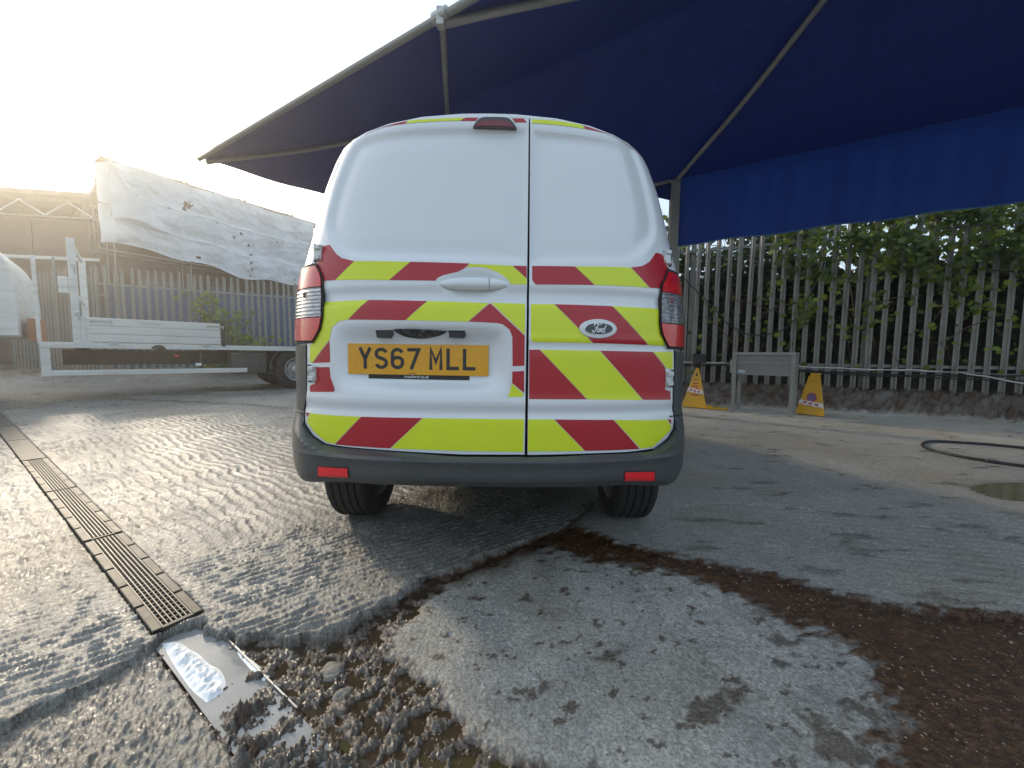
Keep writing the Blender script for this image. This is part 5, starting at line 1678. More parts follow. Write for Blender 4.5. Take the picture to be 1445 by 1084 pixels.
for t0_, z0_, t1_, z1_ in ((2.6, 1.75, 3.3, 1.95), (3.6, 1.15, 4.15, 1.55), (0.6, 2.0, 1.3, 1.75), (1.1, 1.7, 1.75, 1.9), (0.2, 1.7, 0.75, 1.1), (2.3, 2.6, 2.5, 1.6)):
    stm.tube([fpt(t0_, .06, z0_), fpt((t0_ + t1_) / 2, .08, (z0_ + z1_) / 2 + .05), fpt(t1_, .06, z1_)], 0.007, 5)
o = stm.build('stems', M['bark'], ivy)
o['kind'] = 'stuff'
# bramble thicket filling the space behind the fence, and young trees above it
def bush(name, label, cat, t0, t1, off0, off1, z0, z1, count, size, gaps, tone_mid, grp=None, m='shrub', trunk=None):
    mid = fpt((t0 + t1) / 2, (off0 + off1) / 2, 0.3)
    r = thing(name, label, cat, mid, grp)
    t, o_ = rng.uniform(t0, t1, count), rng.uniform(off0, off1, count)
    z = z0 + (z1 - z0) * rng.random(count) ** 0.85
    e = ((t - (t0 + t1) / 2) / ((t1 - t0) / 2)) ** 2 * 0.7 + np.maximum(0, (z - (z0 + z1) / 2) / ((z1 - z0) / 2)) ** 2 * 0.6
    ok = (e < 1.0 + 0.3 * rng.random(count)) & (vnoise(t * 2.1 + z, z * 2.3 + o_, 55) > gaps)
    c = fpts(t[ok], o_[ok], z[ok])
    s_ = rng.uniform(size * .6, size * 1.4, len(c))
    tn_ = np.clip(rng.normal(tone_mid, 0.25, len(c)), 0, 1)
    leaf_cloud('foliage', c, s_, tn_, M[m], r, facing=(FN[0] * .6, FN[1] * .6, 0.5))
    b = MB()
    for k in range(7):
        q = fpt(rng.uniform(t0 + .2, t1 - .2), (off0 + off1) / 2 + rng.uniform(-.3, .3), z0 - 0.2)
        top = fpt(rng.uniform(t0, t1), (off0 + off1) / 2 + rng.uniform(-.3, .3), z0 + (z1 - z0) * rng.uniform(.6, .95))
        md = (q + top) / 2 + Vector((rng.uniform(-.2, .2), rng.uniform(-.2, .2), 0))
        b.tube([q, md, top], [0.03, 0.02, 0.008], 6)
    b.build('trunk' if cat == 'tree' else 'stem', M['bark'], r)
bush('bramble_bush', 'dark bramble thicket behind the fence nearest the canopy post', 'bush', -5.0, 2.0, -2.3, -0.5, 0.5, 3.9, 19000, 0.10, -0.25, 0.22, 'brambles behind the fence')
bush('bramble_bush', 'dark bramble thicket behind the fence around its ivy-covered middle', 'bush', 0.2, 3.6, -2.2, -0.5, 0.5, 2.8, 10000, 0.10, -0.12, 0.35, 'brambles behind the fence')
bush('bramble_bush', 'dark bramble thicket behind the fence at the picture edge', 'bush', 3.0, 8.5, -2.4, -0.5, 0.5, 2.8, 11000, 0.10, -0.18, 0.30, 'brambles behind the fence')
bush('young_tree', 'leafy green tree top rising behind the ivy with bright sky gaps', 'tree', 1.6, 8.2, -1.9, -0.6, 2.1, 4.3, 9000, 0.105, -0.02, 0.62, None, 'ivy')

# cables and pipes along the fence
def run(name, label, cat, pts, off, r, m, jig=0.012):
    b = MB()
    P_ = [np.array(p) for p in pts]
    out = []
    for i in range(len(P_) - 1):
        for k in range(6):
            s = k / 6
            q = P_[i] * (1 - s) + P_[i + 1] * s
            sag = -0.035 * math.sin(math.pi * s) * np.hypot(*(P_[i + 1] - P_[i])) * .5
            out.append(fpt(q[0], off + rng.normal(0, jig * .5), q[1] + sag))
    out.append(fpt(P_[-1][0], off, P_[-1][1]))
    b.tube(out, r, 8)
    return tag(b.build(name, m, None, True, at=tuple(out[0])), label, cat)
ext = lambda p, t, z: p + [[t, z]]
run('water_pipe', 'pale pipe along the fence left of the grey metal stand', 'pipe', [[-1.4, .80]] + FENCE['pipe_a'], .12, 0.013, M['pipe_white'])
run('water_pipe', 'pale pipe along the fence right of the stand, dipping at its end', 'pipe', ext(FENCE['pipe_b'], 6.8, 0.42), .14, 0.012, M['pipe_white'])
run('cable', 'black cable running low along the whole fence', 'cable', ext(FENCE['cable_a'], 6.8, 0.66), .10, 0.012, M['cable'])
run('cable', 'lowest black cable along the fence right of the stand', 'cable', ext(FENCE['cable_b'], 6.8, 0.60), .12, 0.010, M['cable'])
run('cable', 'thin grey cable just under the pale pipe right of the stand', 'cable', ext(FENCE['cable_c'], 6.8, 0.66), .16, 0.007, M['grey_plastic'])
run('hanging_cable', 'black cable drooping in a long loop across the fence near the van', 'cable', FENCE['hang_a'], .08, 0.010, M['cable'])
run('hanging_cable', 'black cable stretched through the ivy near the top of the fence', 'cable', ext(FENCE['hang_b'], 6.6, 2.2), .10, 0.009, M['cable'])
jb = MB()
c = fpt(0.13, .13, .87)
jb.box((-0.115, -0.05, -0.085), (0.115, 0.05, 0.085), (FD_[0], FD_[1], 0), (FN[0], FN[1], 0), (0, 0, 1), c, ch=0.012)
jb.box((-0.125, -0.062, 0.055), (0.125, 0.062, 0.092), (FD_[0], FD_[1], 0), (FN[0], FN[1], 0), (0, 0, 1), c, ch=0.008)
jb.tube([c + Vector((0.02, 0, -.08)), c + Vector((0.02, 0, -.14))], 0.018, 8)
tag(jb.build('junction_box', M['black_plastic'], None, at=tuple(c)), 'black box on the fence pipe above the left yellow sign', 'box')

# ---------------------------------------------------------------- grey metal stand
SX, SY = np.array([0.745, -0.667]), np.array([0.667, 0.745])
st0 = np.array([3.66, 6.33])
sr = thing('metal_stand', 'low galvanised metal stand on four legs with a sheet panel below its top', 'stand', (4.0, 6.35, gz(4.0, 6.2)))
SXv, SYv = (SX[0], SX[1], 0), (SY[0], SY[1], 0)
o_ = (st0[0], st0[1], 0)
W_, D_, HT = 0.78, 0.40, 0.985
for a, d in ((0, 0), (W_, 0), (0, D_), (W_, D_)):
    p = st0 + SX * a + SY * d
    b = MB()
    b.box((a - .026, d - .026, min(gz(*p) - .03, 0.1)), (a + .026, d + .026, HT - .05), SXv, SYv, (0, 0, 1), o_, ch=0.003)
    b.build('leg', M['galv_frame'], sr)
b = MB()
b.box((-.028, -.03, HT - .05), (W_ + .028, .03, HT), SXv, SYv, (0, 0, 1), o_, ch=0.004)
b.build('top_rail', M['galv_frame'], sr)
b = MB()
b.box((-.028, D_ - .03, HT - .05), (W_ + .028, D_ + .03, HT), SXv, SYv, (0, 0, 1), o_, ch=0.004)
b.build('top_rail', M['galv_frame'], sr)
for a in (0, W_):
    b = MB()
    b.box((a - .02, .03, HT - .045), (a + .02, D_ - .03, HT - .005), SXv, SYv, (0, 0, 1), o_, ch=0.003)
    b.build('side_rail', M['galv_frame'], sr)
b = MB()
b.box((.028, -.012, HT - .19), (W_ - .028, .016, HT - .14), SXv, SYv, (0, 0, 1), o_, ch=0.004)
b.build('cross_rail', M['galv_frame'], sr)
b = MB()
b.box((.027, .004, HT - .365), (W_ - .027, .010, HT - .05), SXv, SYv, (0, 0, 1), o_)
b.build('sheet_panel', mat('dull_grey_sheet', (0.25, 0.25, 0.24), 0.5, metal=0.2, var=0.1, dirt=(.12, .11, .09, .5)), sr)
b = MB()
b.box((.05, .000, HT - .335), (.15, .0035, HT - .285), SXv, SYv, (0, 0, 1), o_)
b.build('sticker', mat('pale_blue_sticker', (0.42, 0.50, 0.55), 0.5, var=.15), sr)
b = MB()
b.box((-.075, .02, HT - .34), (-.030, D_ - .05, HT - .12), SXv, SYv, (0, 0, 1), o_, ch=0.004)
b.build('side_box', M['galv_frame'], sr)

# ---------------------------------------------------------------- yellow folding signs
def sign(px, py, rot, h, w_bot, w_top, label, disc, tape_z):
    z0 = gz(px, py)
    root = thing('floor_sign', label, 'sign', (px, py, z0), 'yellow folding signs')
    R3 = []
    # three tapered panels standing in a ring, wider at the foot
    rb, rt = w_bot / (2 * math.tan(math.pi / 3)), w_top / (2 * math.tan(math.pi / 3))
    for k in range(3):
        a = rot + 2 * math.pi * k / 3
        n_ = Vector((math.cos(a), math.sin(a), 0))
        t_ = Vector((-math.sin(a), math.cos(a), 0))
        bt = Vector((px, py, z0 + 0.012)) + n_ * rb
        tp = Vector((px, py, z0 + h)) + n_ * rt
        upv = tp - bt
        nn_ = t_.cross(upv.normalized())
        def P_(u, s, out):
            hw = (w_bot + (w_top - w_bot) * s) / 2 - 0.004
            return bt + upv * s + t_ * (u * hw) + nn_ * out
        b = MB()
        nz = 14
        Vv, Ff = [], []
        prof_ = [(-1, .004), (-.90, .004), (-.86, -.002), (.86, -.002), (.90, .004), (1, .004), (1, -.010), (-1, -.010)]
        for i in range(nz + 1):
            s = i / nz
            for u, oo in prof_:
                Vv.append(P_(u * (1 - 0.35 * max(0, (s - .93) / .07) ** 2), s, oo))
        m_ = len(prof_)
        for i in range(nz):
            for j in range(m_):
                Ff.append((i * m_ + j, i * m_ + (j + 1) % m_, (i + 1) * m_ + (j + 1) % m_, (i + 1) * m_ + j))
        Ff += [tuple(range(m_)), tuple(nz * m_ + j for j in range(m_))[::-1]]
        pn = obj('sign_panel', Vv, Ff, M['sign_yellow'], root)
        # print: round disc, pictogram block and lines of blurred lettering
        pr = MB()
        if k == 0 and disc:
            n = 24
            pr.add([P_(0, .43, .0008)] + [P_(.50 * math.cos(2 * math.pi * i / n), .43 + .115 * math.sin(2 * math.pi * i / n), .0008) for i in range(n)],
                   [(0, 1 + i, 1 + (i + 1) % n) for i in range(n)])
            pr.build('round_print', M['sign_violet'], pn)
            pr = MB()
            for i in range(n):
                a0_, a1_ = 2 * math.pi * i / n, 2 * math.pi * (i + 1) / n
                pr.add([P_(r_ * math.cos(q), .43 + r_ * .23 * math.sin(q), .0014) for r_, q in ((.50, a0_), (.50, a1_), (.40, a1_), (.40, a0_))], [(0, 1, 2, 3)])
            pr.build('print_ring', M['sign_red'], pn)
        else:
            pr.add([P_(-.35, .80, .0008), P_(.35, .80, .0008), P_(.35, .88, .0008), P_(-.35, .88, .0008)], [(0, 1, 2, 3)])
            pr.build('print_block', M['sign_ink'], pn)
            pr = MB()
            pr.add([P_(-.55, .70, .0008), P_(.55, .70, .0008), P_(.55, .72, .0008), P_(-.55, .72, .0008)], [(0, 1, 2, 3)])
            pr.build('print_bar', M['sign_ink'], pn)
            pr = MB()
            for q in range(5):
                z_ = .60 - q * .075
                pr.add([P_(-.5, z_, .0008), P_(.45 - .1 * (q % 2), z_, .0008), P_(.45 - .1 * (q % 2), z_ + .035, .0008), P_(-.5, z_ + .035, .0008)], [(0, 1, 2, 3)])
            pr.build('print_lines', M['sign_red'], pn)
        if k == 0:
            tapes = MB()
        s0_, s1_ = tape_z - .05 + .02 * k, tape_z + .055 + .01 * k
        Vt = []
        for i in range(9):
            u = -1.04 + 2.08 * i / 8
            j_ = 0.012 * math.sin(i * 2.1 + k)
            Vt += [P_(u, s0_ + j_ - .03 * u, .0095 + .003 * math.sin(i * 3.0)), P_(u, s1_ + j_ - .03 * u, .0095 + .003 * math.cos(i * 2.0))]
        tapes.add(Vt, [(2 * i, 2 * i + 2, 2 * i + 3, 2 * i + 1) for i in range(8)])
        Vt = []
        if k == 0:
            red = MB()
        for q in range(3):
            u0 = -.7 + .5 * q
            red.add([P_(u0, tape_z - .025 - .03 * u0, .0135), P_(u0 + .3, tape_z - .025 - .03 * u0, .0135), P_(u0 + .38, tape_z + .02 - .03 * u0, .0135), P_(u0 + .08, tape_z + .02 - .03 * u0, .0135)], [(0, 1, 2, 3)])
    tp_ = tapes.build('tape', M['tape_white'], root)
    red.build('tape_marks', M['sign_red'], tp_)
    cap = MB()
    cap.box((-w_top * .42, -w_top * .30, 0), (w_top * .42, w_top * .30, 0.02), (math.cos(rot + 1.57), math.sin(rot + 1.57), 0), (math.cos(rot), math.sin(rot), 0), (0, 0, 1), (px, py, z0 + h - 0.012), ch=0.006)
    cap.build('sign_top', M['sign_yellow'], root)
cam_dir = lambda x, y: math.atan2(-y, -x)
sign(4.78, 6.05, cam_dir(4.78, 6.05) - 0.42, 0.655, 0.40, 0.14, 'yellow folding floor sign with round violet print, right of the metal stand', True, 0.27)
sign(3.30, 6.85, cam_dir(3.30, 6.85) - 0.30, 0.70, 0.42, 0.05, 'yellow folding floor sign wrapped in torn white tape, beside the van', False, 0.42)
b = MB()
b.box((-.16, -.12, 0), (.16, .12, .025), (.9, -.43, 0), (.43, .9, 0), (0, 0, 1), (3.55, 6.62, gz(3.55, 6.62) + .004), ch=0.006)
b.box((-.05, -.05, .022), (.05, .05, .06), (.9, -.43, 0), (.43, .9, 0), (0, 0, 1), (3.42, 6.62, gz(3.42, 6.62) + .004), ch=0.006)
tag(b.build('fallen_sign', M['sign_yellow'], None, at=(3.55, 6.62, gz(3.55, 6.62))), 'flat piece of yellow sign lying on the ground between sign and stand', 'sign')

# hose lying on the concrete
hp = [np.array(p) for p in GROUND['hose']]
hp = [np.array([6.3, 2.9])] + hp + [np.array([6.0, 1.6])]
fine_ = []
for i in range(1, len(hp) - 2):
    for k in range(8):
        s = k / 8
        p0, p1, p2, p3 = hp[i - 1], hp[i], hp[i + 1], hp[i + 2]
        fine_.append(0.5 * ((2 * p1) + (-p0 + p2) * s + (2 * p0 - 5 * p1 + 4 * p2 - p3) * s ** 2 + (-p0 + 3 * p1 - 3 * p2 + p3) * s ** 3))
fine_ += [hp[-2], hp[-1]]
b = MB()
b.tube([(p[0], p[1], gz(p[0], p[1]) + 0.013) for p in fine_], 0.0135, 10)
tag(b.build('hose', M['cable'], None, True, at=(fine_[0][0], fine_[0][1], 0)), 'black rubber hose lying in a loop on the concrete', 'hose')

# ---------------------------------------------------------------- flatbed lorry on the left
LO = np.array([-8.33, 6.8])
LX, LY = np.array([0.711, 0.703]), np.array([-0.703, 0.711])           # along the deck towards its tail, across it away from the yard
lx, ly = (LX[0], LX[1], 0), (LY[0], LY[1], 0)
lo3 = (LO[0], LO[1], 0)
lorry = thing('flatbed_lorry', 'white flatbed lorry with one dropside panel up, parked side-on', 'lorry', (LO[0] + LX[0] * 3, LO[1] + LX[1] * 3, 0))
def lb(name, boxes, m, parent=None, ch=0.006, **kw):
    b = MB()
    for lo_, hi_ in boxes:
        b.box(lo_, hi_, lx, ly, (0, 0, 1), lo3, ch=ch)
    return b.build(name, m, parent or lorry, **kw)
DKZ = 1.02
lb('deck', [((0.0, 0.03, DKZ - .02), (8.4, 2.35, DKZ + .02))], M['lorry_white'])
lb('side_rave', [((0.0, -0.02, DKZ - .075), (8.4, 0.03, DKZ + .03))], M['lorry_white'])
lb('chassis', [((0.2, .65, .62), (8.2, .75, .92)), ((0.2, 1.55, .62), (8.2, 1.65, .92)), ((.4, .2, .90), (.5, 2.2, .98)), ((1.6, .2, .90), (1.7, 2.2, .98)), ((2.8, .2, .90), (2.9, 2.2, .98)), ((4.0, .2, .90), (4.1, 2.2, .98)), ((5.2, .2, .90), (5.3, 2.2, .98))], M['lorry_dark'], kind='stuff')
# dropside: three alloy planks in a frame, latches, hinges
ds = bpy.data.objects.new('dropside', None)
ds.parent = lorry
ds.location = Vector((LO[0] + LX[0] * .5, LO[1] + LX[1] * .5, DKZ)) - world_loc(lorry)
link(ds)
for k in range(3):
    z0_ = DKZ + .045 + k * .155
    lb('plank', [((.58, -.012, z0_), (2.58, .018, z0_ + .148))], M['lorry_white'], ds, 0.008)
lb('end_post', [((.505, -.02, DKZ + .035), (.57, .03, DKZ + .515))], M['lorry_white'], ds)
lb('end_post', [((2.59, -.022, DKZ + .0), (2.66, .035, DKZ + .53))], M['lorry_dark'], ds)
for a in (.62, 2.34):
    lb('latch', [((a, -.032, DKZ + .43), (a + .30, -.014, DKZ + .455)), ((a, -.032, DKZ + .40), (a + .03, -.014, DKZ + .43)), ((a + .27, -.034, DKZ + .39), (a + .30, -.014, DKZ + .43))], M['steel'], ds, 0.003)
for a in (.85, 2.25):
    lb('dropside_hinge', [((a, -.03, DKZ - .01), (a + .13, -.012, DKZ + .06))], M['steel'], ds, 0.003)
# headboard: tall post, thinner uprights and slats
lb('headboard_post', [((.40, -.02, DKZ), (.505, .06, 2.93))], M['lorry_white'])
lb('headboard_post', [((.40, 2.29, DKZ), (.505, 2.37, 2.93))], M['lorry_white'])
for z_ in (1.35, 1.9, 2.85):
    lb('headboard_rail', [((.43, .06, z_), (.475, 2.29, z_ + .06))], M['lorry_white'])
lb('headboard_frame', [((-.02, -.01, DKZ), (.03, .03, 2.55))], M['lorry_white'])
lb('headboard_frame', [((.19, .30, DKZ), (.225, .335, 2.60))], M['galv_frame'])
lb('work_lamp', [((.27, -.06, 1.92), (.40, -.02, 2.22))], M['lorry_white'], None, 0.02)
lb('load_hook', [((.44, -.05, 2.42), (.50, -.02, 2.46)), ((.47, -.05, 2.30), (.49, -.02, 2.44))], M['steel'])
lb('load_hook', [((.44, -.05, 1.55), (.50, -.02, 1.60)), ((.48, -.05, 1.45), (.50, -.02, 1.58))], M['steel'])
# side guard
lb('side_guard', [((.02, -.015, .44), (3.05, .03, .54)), ((0.0, -.02, .435), (.12, .03, DKZ - .08))], M['lorry_white'])
lb('guard_bracket', [((2.2, .02, .5), (2.26, .06, DKZ - .05))], M['lorry_dark'])
lb('tail_marker', [((1.78, -.024, .80), (1.86, -.018, .83))], M['red_reflector'], None, 0.001)
lb('side_marker', [((2.12, -.022, .60), (2.22, -.017, .66))], M['white_print'], None, 0.001)
# flat dark half-round face painted as the shade of a step recess
b = MB()
c = Vector((LO[0] + LX[0] * 1.55, LO[1] + LX[1] * 1.55, DKZ - .075)) + Vector((LY[0], LY[1], 0)) * -.024
b.add([c + Vector((LX[0], LX[1], 0)) * (.11 * math.cos(q)) + Vector((0, 0, .085 * math.sin(q))) for q in np.linspace(0, math.pi, 14)], [tuple(range(14))])
b.build('step_shade', M['lorry_dark'], lorry)
# storage box / mudguard ahead of the rear wheel
lb('tool_box', [((2.75, -.01, .40), (3.45, .55, .90))], M['mudguard'], None, 0.03)
b = MB()
arc_ = [(4.12 + .62 * math.cos(q), .50 + .62 * math.sin(q)) for q in np.linspace(math.radians(-10), math.radians(190), 22)]
Vv, Ff = [], []
for r_ in (0.62, 0.60):
    for y_ in (-.03, .58):
        for q in np.linspace(math.radians(5), math.radians(185), 22):
            a_, z_ = 4.12 + r_ * math.cos(q), .50 + min(r_ * math.sin(q), .43)
            Vv.append(Vector(lo3) + Vector(lx) * a_ + Vector(ly) * y_ + Vector((0, 0, z_)))
for i in range(21):
    Ff += [(i, i + 1, 22 + i + 1, 22 + i), (44 + i + 1, 44 + i, 66 + i, 66 + i + 1), (i, 44 + i, 44 + i + 1, i + 1), (22 + i + 1, 66 + i + 1, 66 + i, 22 + i)]
b.add(Vv, Ff)
b.build('mudguard', M['mudguard'], lorry)
def lorry_wheel(a, y_, out):
    wc = Vector(lo3) + Vector(lx) * a + Vector(ly) * y_ + Vector((0, 0, .485))
    wh = bpy.data.objects.new('wheel', None)
    wh.parent = lorry
    wh.location = wc - world_loc(lorry)
    link(wh)
    d = Vector(ly) * -1
    t_ = MB()
    pr = [(.10, .29), (.125, .34), (.13, .42), (.115, .475), (.10, .485)]
    for g_ in (.07, .035, 0, -.035, -.07):
        pr += [(g_ + .012, .488), (g_ + .006, .478), (g_ - .006, .478), (g_ - .012, .488)]
    pr += [(-.10, .485), (-.13, .42), (-.12, .34), (-.10, .29)]
    t_.lathe(pr, wc, d, 56)
    t_.build('tyre', M['tyre'], wh)
    r_ = MB()
    r_.lathe([(.105, .292), (.125, .300), (.128, .288), (.10, .268), (.06, .250), (.02, .235), (.0, .200), (.005, .150), (.03, .135), (.06, .120), (.075, .085), (.08, 0)], wc, d, 48)
    r_.build('wheel_rim', M['chrome'] if False else M['steel'], wh, True)
    e1, e2 = Vector(lx), Vector((0, 0, 1))
    for k in range(8):
        q = 2 * math.pi * k / 8
        n_ = MB()
        n_.lathe([(.0, .016), (.035, .016), (.04, .010), (.04, 0)], wc + (e1 * math.cos(q) + e2 * math.sin(q)) * .172, d, 8)
        n_.build('wheel_nut', M['steel'], wh)
        q += math.pi / 8
        h_ = MB()
        h_.lathe([(.022, .024), (.0225, .0)], wc + (e1 * math.cos(q) + e2 * math.sin(q)) * .222, d, 10)
        h_.build('rim_hole_shade', M['black_gap'], wh)  # black disc painted as the shade inside an opening
lorry_wheel(4.12, .13, -1)
lorry_wheel(4.12, 2.2, -1)
lorry_wheel(-2.0, .16, -1)
# cab: side profile with a rounded roof at its rear, extruded across the lorry
cabp = [(-2.55, 1.05), (-2.60, 1.75), (-2.25, 2.55), (-1.9, 2.86), (-1.3, 2.98), (-.95, 2.95), (-.62, 2.82), (-.38, 2.58), (-.24, 2.28), (-.19, 1.9), (-.19, 1.12)]
cabp = [(x_, z_) for x_, z_ in smooth_poly(cabp, 2)]
Vv, Ff = [], []
nc = len(cabp)
levels = [(0.0, 1.0), (-.02 + .06, 1.0), (2.31, 1.0), (2.35, 1.0)]
cx_, cz_ = np.mean([p[0] for p in cabp]), np.mean([p[1] for p in cabp])
for y_, s_ in ((0.0, .975), (.05, 1.0), (2.30, 1.0), (2.35, .975)):
    for x_, z_ in cabp:
        Vv.append(Vector(lo3) + Vector(lx) * (cx_ + (x_ - cx_) * s_) + Vector(ly) * y_ + Vector((0, 0, cz_ + (z_ - cz_) * s_)))
for r_ in range(3):
    for j in range(nc):
        Ff.append((r_ * nc + j, r_ * nc + (j + 1) % nc, (r_ + 1) * nc + (j + 1) % nc, (r_ + 1) * nc + j))
Ff += [tuple(range(nc))[::-1], tuple(3 * nc + j for j in range(nc))]
cab = obj('cab', Vv, Ff, M['lorry_white'], lorry)
lb('cab_door', [((-1.75, -.012, 1.16), (-.62, .004, 2.62))], M['lorry_white'], cab, 0.01)
lb('door_window', [((-1.68, -.018, 1.95), (-.95, -.006, 2.52))], M['dark_glass'], cab, 0.004)
lb('door_handle', [((-.80, -.03, 1.38), (-.68, -.008, 1.50))], M['black_plastic'], cab, 0.006)
lb('cab_skirt', [((-2.5, .08, .45), (-.9, 2.2, 1.06))], M['lorry_dark'])
lb('battery_box', [((-.12, .05, 1.05), (.02, .7, 1.45))], M['orange_box'])
lb('tail_light', [((8.36, .2, .75), (8.42, .55, .88)), ((8.36, 1.8, .75), (8.42, 2.15, .88))], M['red_lens'], kind='stuff')

# ---------------------------------------------------------------- blue container and the sheeted scaffold building behind the left fence
cb = thing('shipping_container', 'blue steel shipping container seen between the fence pales', 'container', (-12.2, 15.3, 0))
cd = Vector((0.92, 0.39, 0)).normalized()
cn = Vector((cd.y, -cd.x, 0))
c0 = Vector((-14.6, 14.2, 0))
LC, HC, WC = 6.1, 2.9, 2.4
Vv, Ff = [], []
nC = 76
for i in range(nC + 1):
    a = LC * i / nC
    o2 = 0.018 * (1 if (i % 4) in (0, 1) else -1)
    for z_ in (0.35, HC + .3):
        Vv.append(c0 + cd * a + cn * o2 + Vector((0, 0, z_)))
for i in range(nC):
    Ff.append((2 * i, 2 * i + 2, 2 * i + 3, 2 * i + 1))
obj('corrugated_side', Vv, Ff, M['container_blue'], cb)
b = MB()
cx3, cy3 = tuple(cd), tuple(-cn)
b.box((0, .03, .35), (LC, WC, HC + .31), cx3, cy3, (0, 0, 1), c0)
b.build('container_body', M['container_blue'], cb)
for z_ in (.28, HC + .26):
    b = MB()
    b.box((-.04, -.05, z_), (LC + .04, .05, z_ + .14), cx3, cy3, (0, 0, 1), c0)
    b.build('frame_rail', M['container_blue'], cb)
for a in (-.04, LC - .06):
    b = MB()
    b.box((a, -.055, .28), (a + .1, .06, HC + .41), cx3, cy3, (0, 0, 1), c0)
    b.build('corner_post', M['container_blue'], cb)

BD = Vector((4.5, 7.4, 0)).normalized()
BN = Vector((BD.y, -BD.x, 0))                                        # towards the yard
B0 = Vector((-17.2, 17.0, 0))
scaf = thing('scaffold_building', 'building wrapped in scaffold and torn white sheeting', 'building', (-15.5, 20.5, 0))
LT = 16.0
nA_, nZ_ = 300, 90
def tarp_pt(a, s):
    top = 8.9 - 0.006 * a + 0.05 * math.sin(a * 1.7)
    bot = 5.25 - 0.03 * a + 0.20 * math.sin(a * 0.75 + .6) + 0.10 * math.sin(a * 2.3)
    if a < 0.6:
        bot += 0.25 * (0.6 - a)
    z_ = top + (bot - top) * s
    o2 = 0.14 * float(fbm(np.array([a * .55]), np.array([z_ * .8]), 4, 3)[0]) + 0.07 * math.sin(a * 1.25 * math.pi) * math.sin(math.pi * s) \
        + 0.05 * abs(math.sin(s * math.pi * 3.05)) + 0.04 * float(fbm(np.array([a * 2.2 + z_]), np.array([z_ * 2.4 - a]), 3, 8)[0])
    if a < 0.9:
        o2 += -0.25 * (0.9 - a) * (1 - s) * .4
    return B0 + BD * a + BN * (0.25 + o2) + Vector((0, 0, z_))
Vv = [tarp_pt(LT * i / nA_, k / nZ_) for i in range(nA_ + 1) for k in range(nZ_ + 1)]
holes = [(2.55, .26, .20, .045), (2.40, .33, .08, .03), (4.5, .50, .05, .02), (4.8, .43, .06, .018), (5.1, .56, .05, .02), (5.2, .68, .09, .014), (5.2, .78, .06, .022), (5.25, .86, .05, .02), (5.2, .95, .05, .02), (1.8, .38, .04, .012), (3.3, .36, .04, .012), (3.7, .40, .035, .014), (6.6, .42, .05, .01), (6.9, .42, .05, .009), (9.0, .10, .14, .09), (9.15, .22, .17, .09), (9.3, .33, .13, .05), (9.35, .5, .05, .07), (2.9, .93, .1, .02)]
Ff = []
for i in range(nA_):
    for k in range(nZ_):
        a, s = LT * (i + .5) / nA_, (k + .5) / nZ_
        jit = 0.55 + 0.9 * rng.random()
        if any(((a - ha) / hw) ** 2 + ((s - hs) / hh) ** 2 < jit for ha, hs, hw, hh in holes):
            continue
        q = i * (nZ_ + 1) + k
        Ff.append((q, q + 1, q + nZ_ + 2, q + nZ_ + 1))
obj('sheeting', Vv, Ff, M['tarp'], scaf, True)
for s_ in (.36, .70):                                                   # bands where the sheets lap
    b = MB()
    Vv, Ff = [], []
    for i in range(111):
        a = LT * i / 110
        for ds_ in (-.012, .012):
            Vv.append(tarp_pt(a, s_ + ds_) + BN * 0.03)
    Ff = [(2 * i, 2 * i + 1, 2 * i + 3, 2 * i + 2) for i in range(110)]
    obj('sheet_lap', Vv, Ff, M['tarp_band'], scaf)
# loose flap turned back at the near corner, sunlit edge
Vv, Ff = [], []
for i in range(9):
    for k in range(9):
        a, s = i / 8, k / 8
        Vv.append(B0 + BD * (-0.15 + 1.9 * a * s) + BN * (0.42 + .25 * math.sin(a * 2.0) + .1 * s) + Vector((0, 0, 8.75 - 2.3 * s + .15 * math.sin(a * 5))))
for i in range(8):
    for k in range(8):
        q = i * 9 + k
        Ff.append((q, q + 1, q + 10, q + 9))
obj('loose_flap', Vv, Ff, M['tarp'], scaf, True)
# return of the sheet round the near end
Vv, Ff = [], []
for i in range(9):
    for k in range(21):
        a, s = i / 8, k / 20
        p = tarp_pt(0, s)
        Vv.append(p - BN * 0.9 * a + BD * (-.30 * math.sin(a * 3) - .12 * a) + Vector((0, 0, -0.25 * a * (1 - s))))
for i in range(8):
    for k in range(20):
        q = i * 21 + k
        Ff.append((q, q + 1, q + 22, q + 21))
obj('sheeting', Vv, Ff, M['tarp'], scaf, True)
# scaffold: standards, ledgers, boards at the top
def sc_tube(name, p, q, r=0.03):
    b = MB()
    b.tube([p, q], r, 7)
    b.build(name, M['scaffold'], scaf)
for a, tp in ((-.05, 9.75), (2.6, 9.0), (5.1, 9.75), (7.6, 9.0), (10.2, 9.95), (13.0, 9.85), (15.2, 9.4)):
    sc_tube('standard', B0 + BD * a + BN * 0.1, B0 + BD * a + BN * 0.1 + Vector((0, 0, tp)))
    sc_tube('standard', B0 + BD * a - BN * 0.9, B0 + BD * a - BN * 0.9 + Vector((0, 0, 8.95)))
for z_ in (3.3, 5.2, 7.1, 8.9):
    sc_tube('ledger', B0 - BD * .5 + BN * .08 + Vector((0, 0, z_)), B0 + BD * LT + BN * .08 + Vector((0, 0, z_)))
    sc_tube('ledger', B0 - BD * .5 - BN * .92 + Vector((0, 0, z_)), B0 + BD * LT - BN * .92 + Vector((0, 0, z_)))
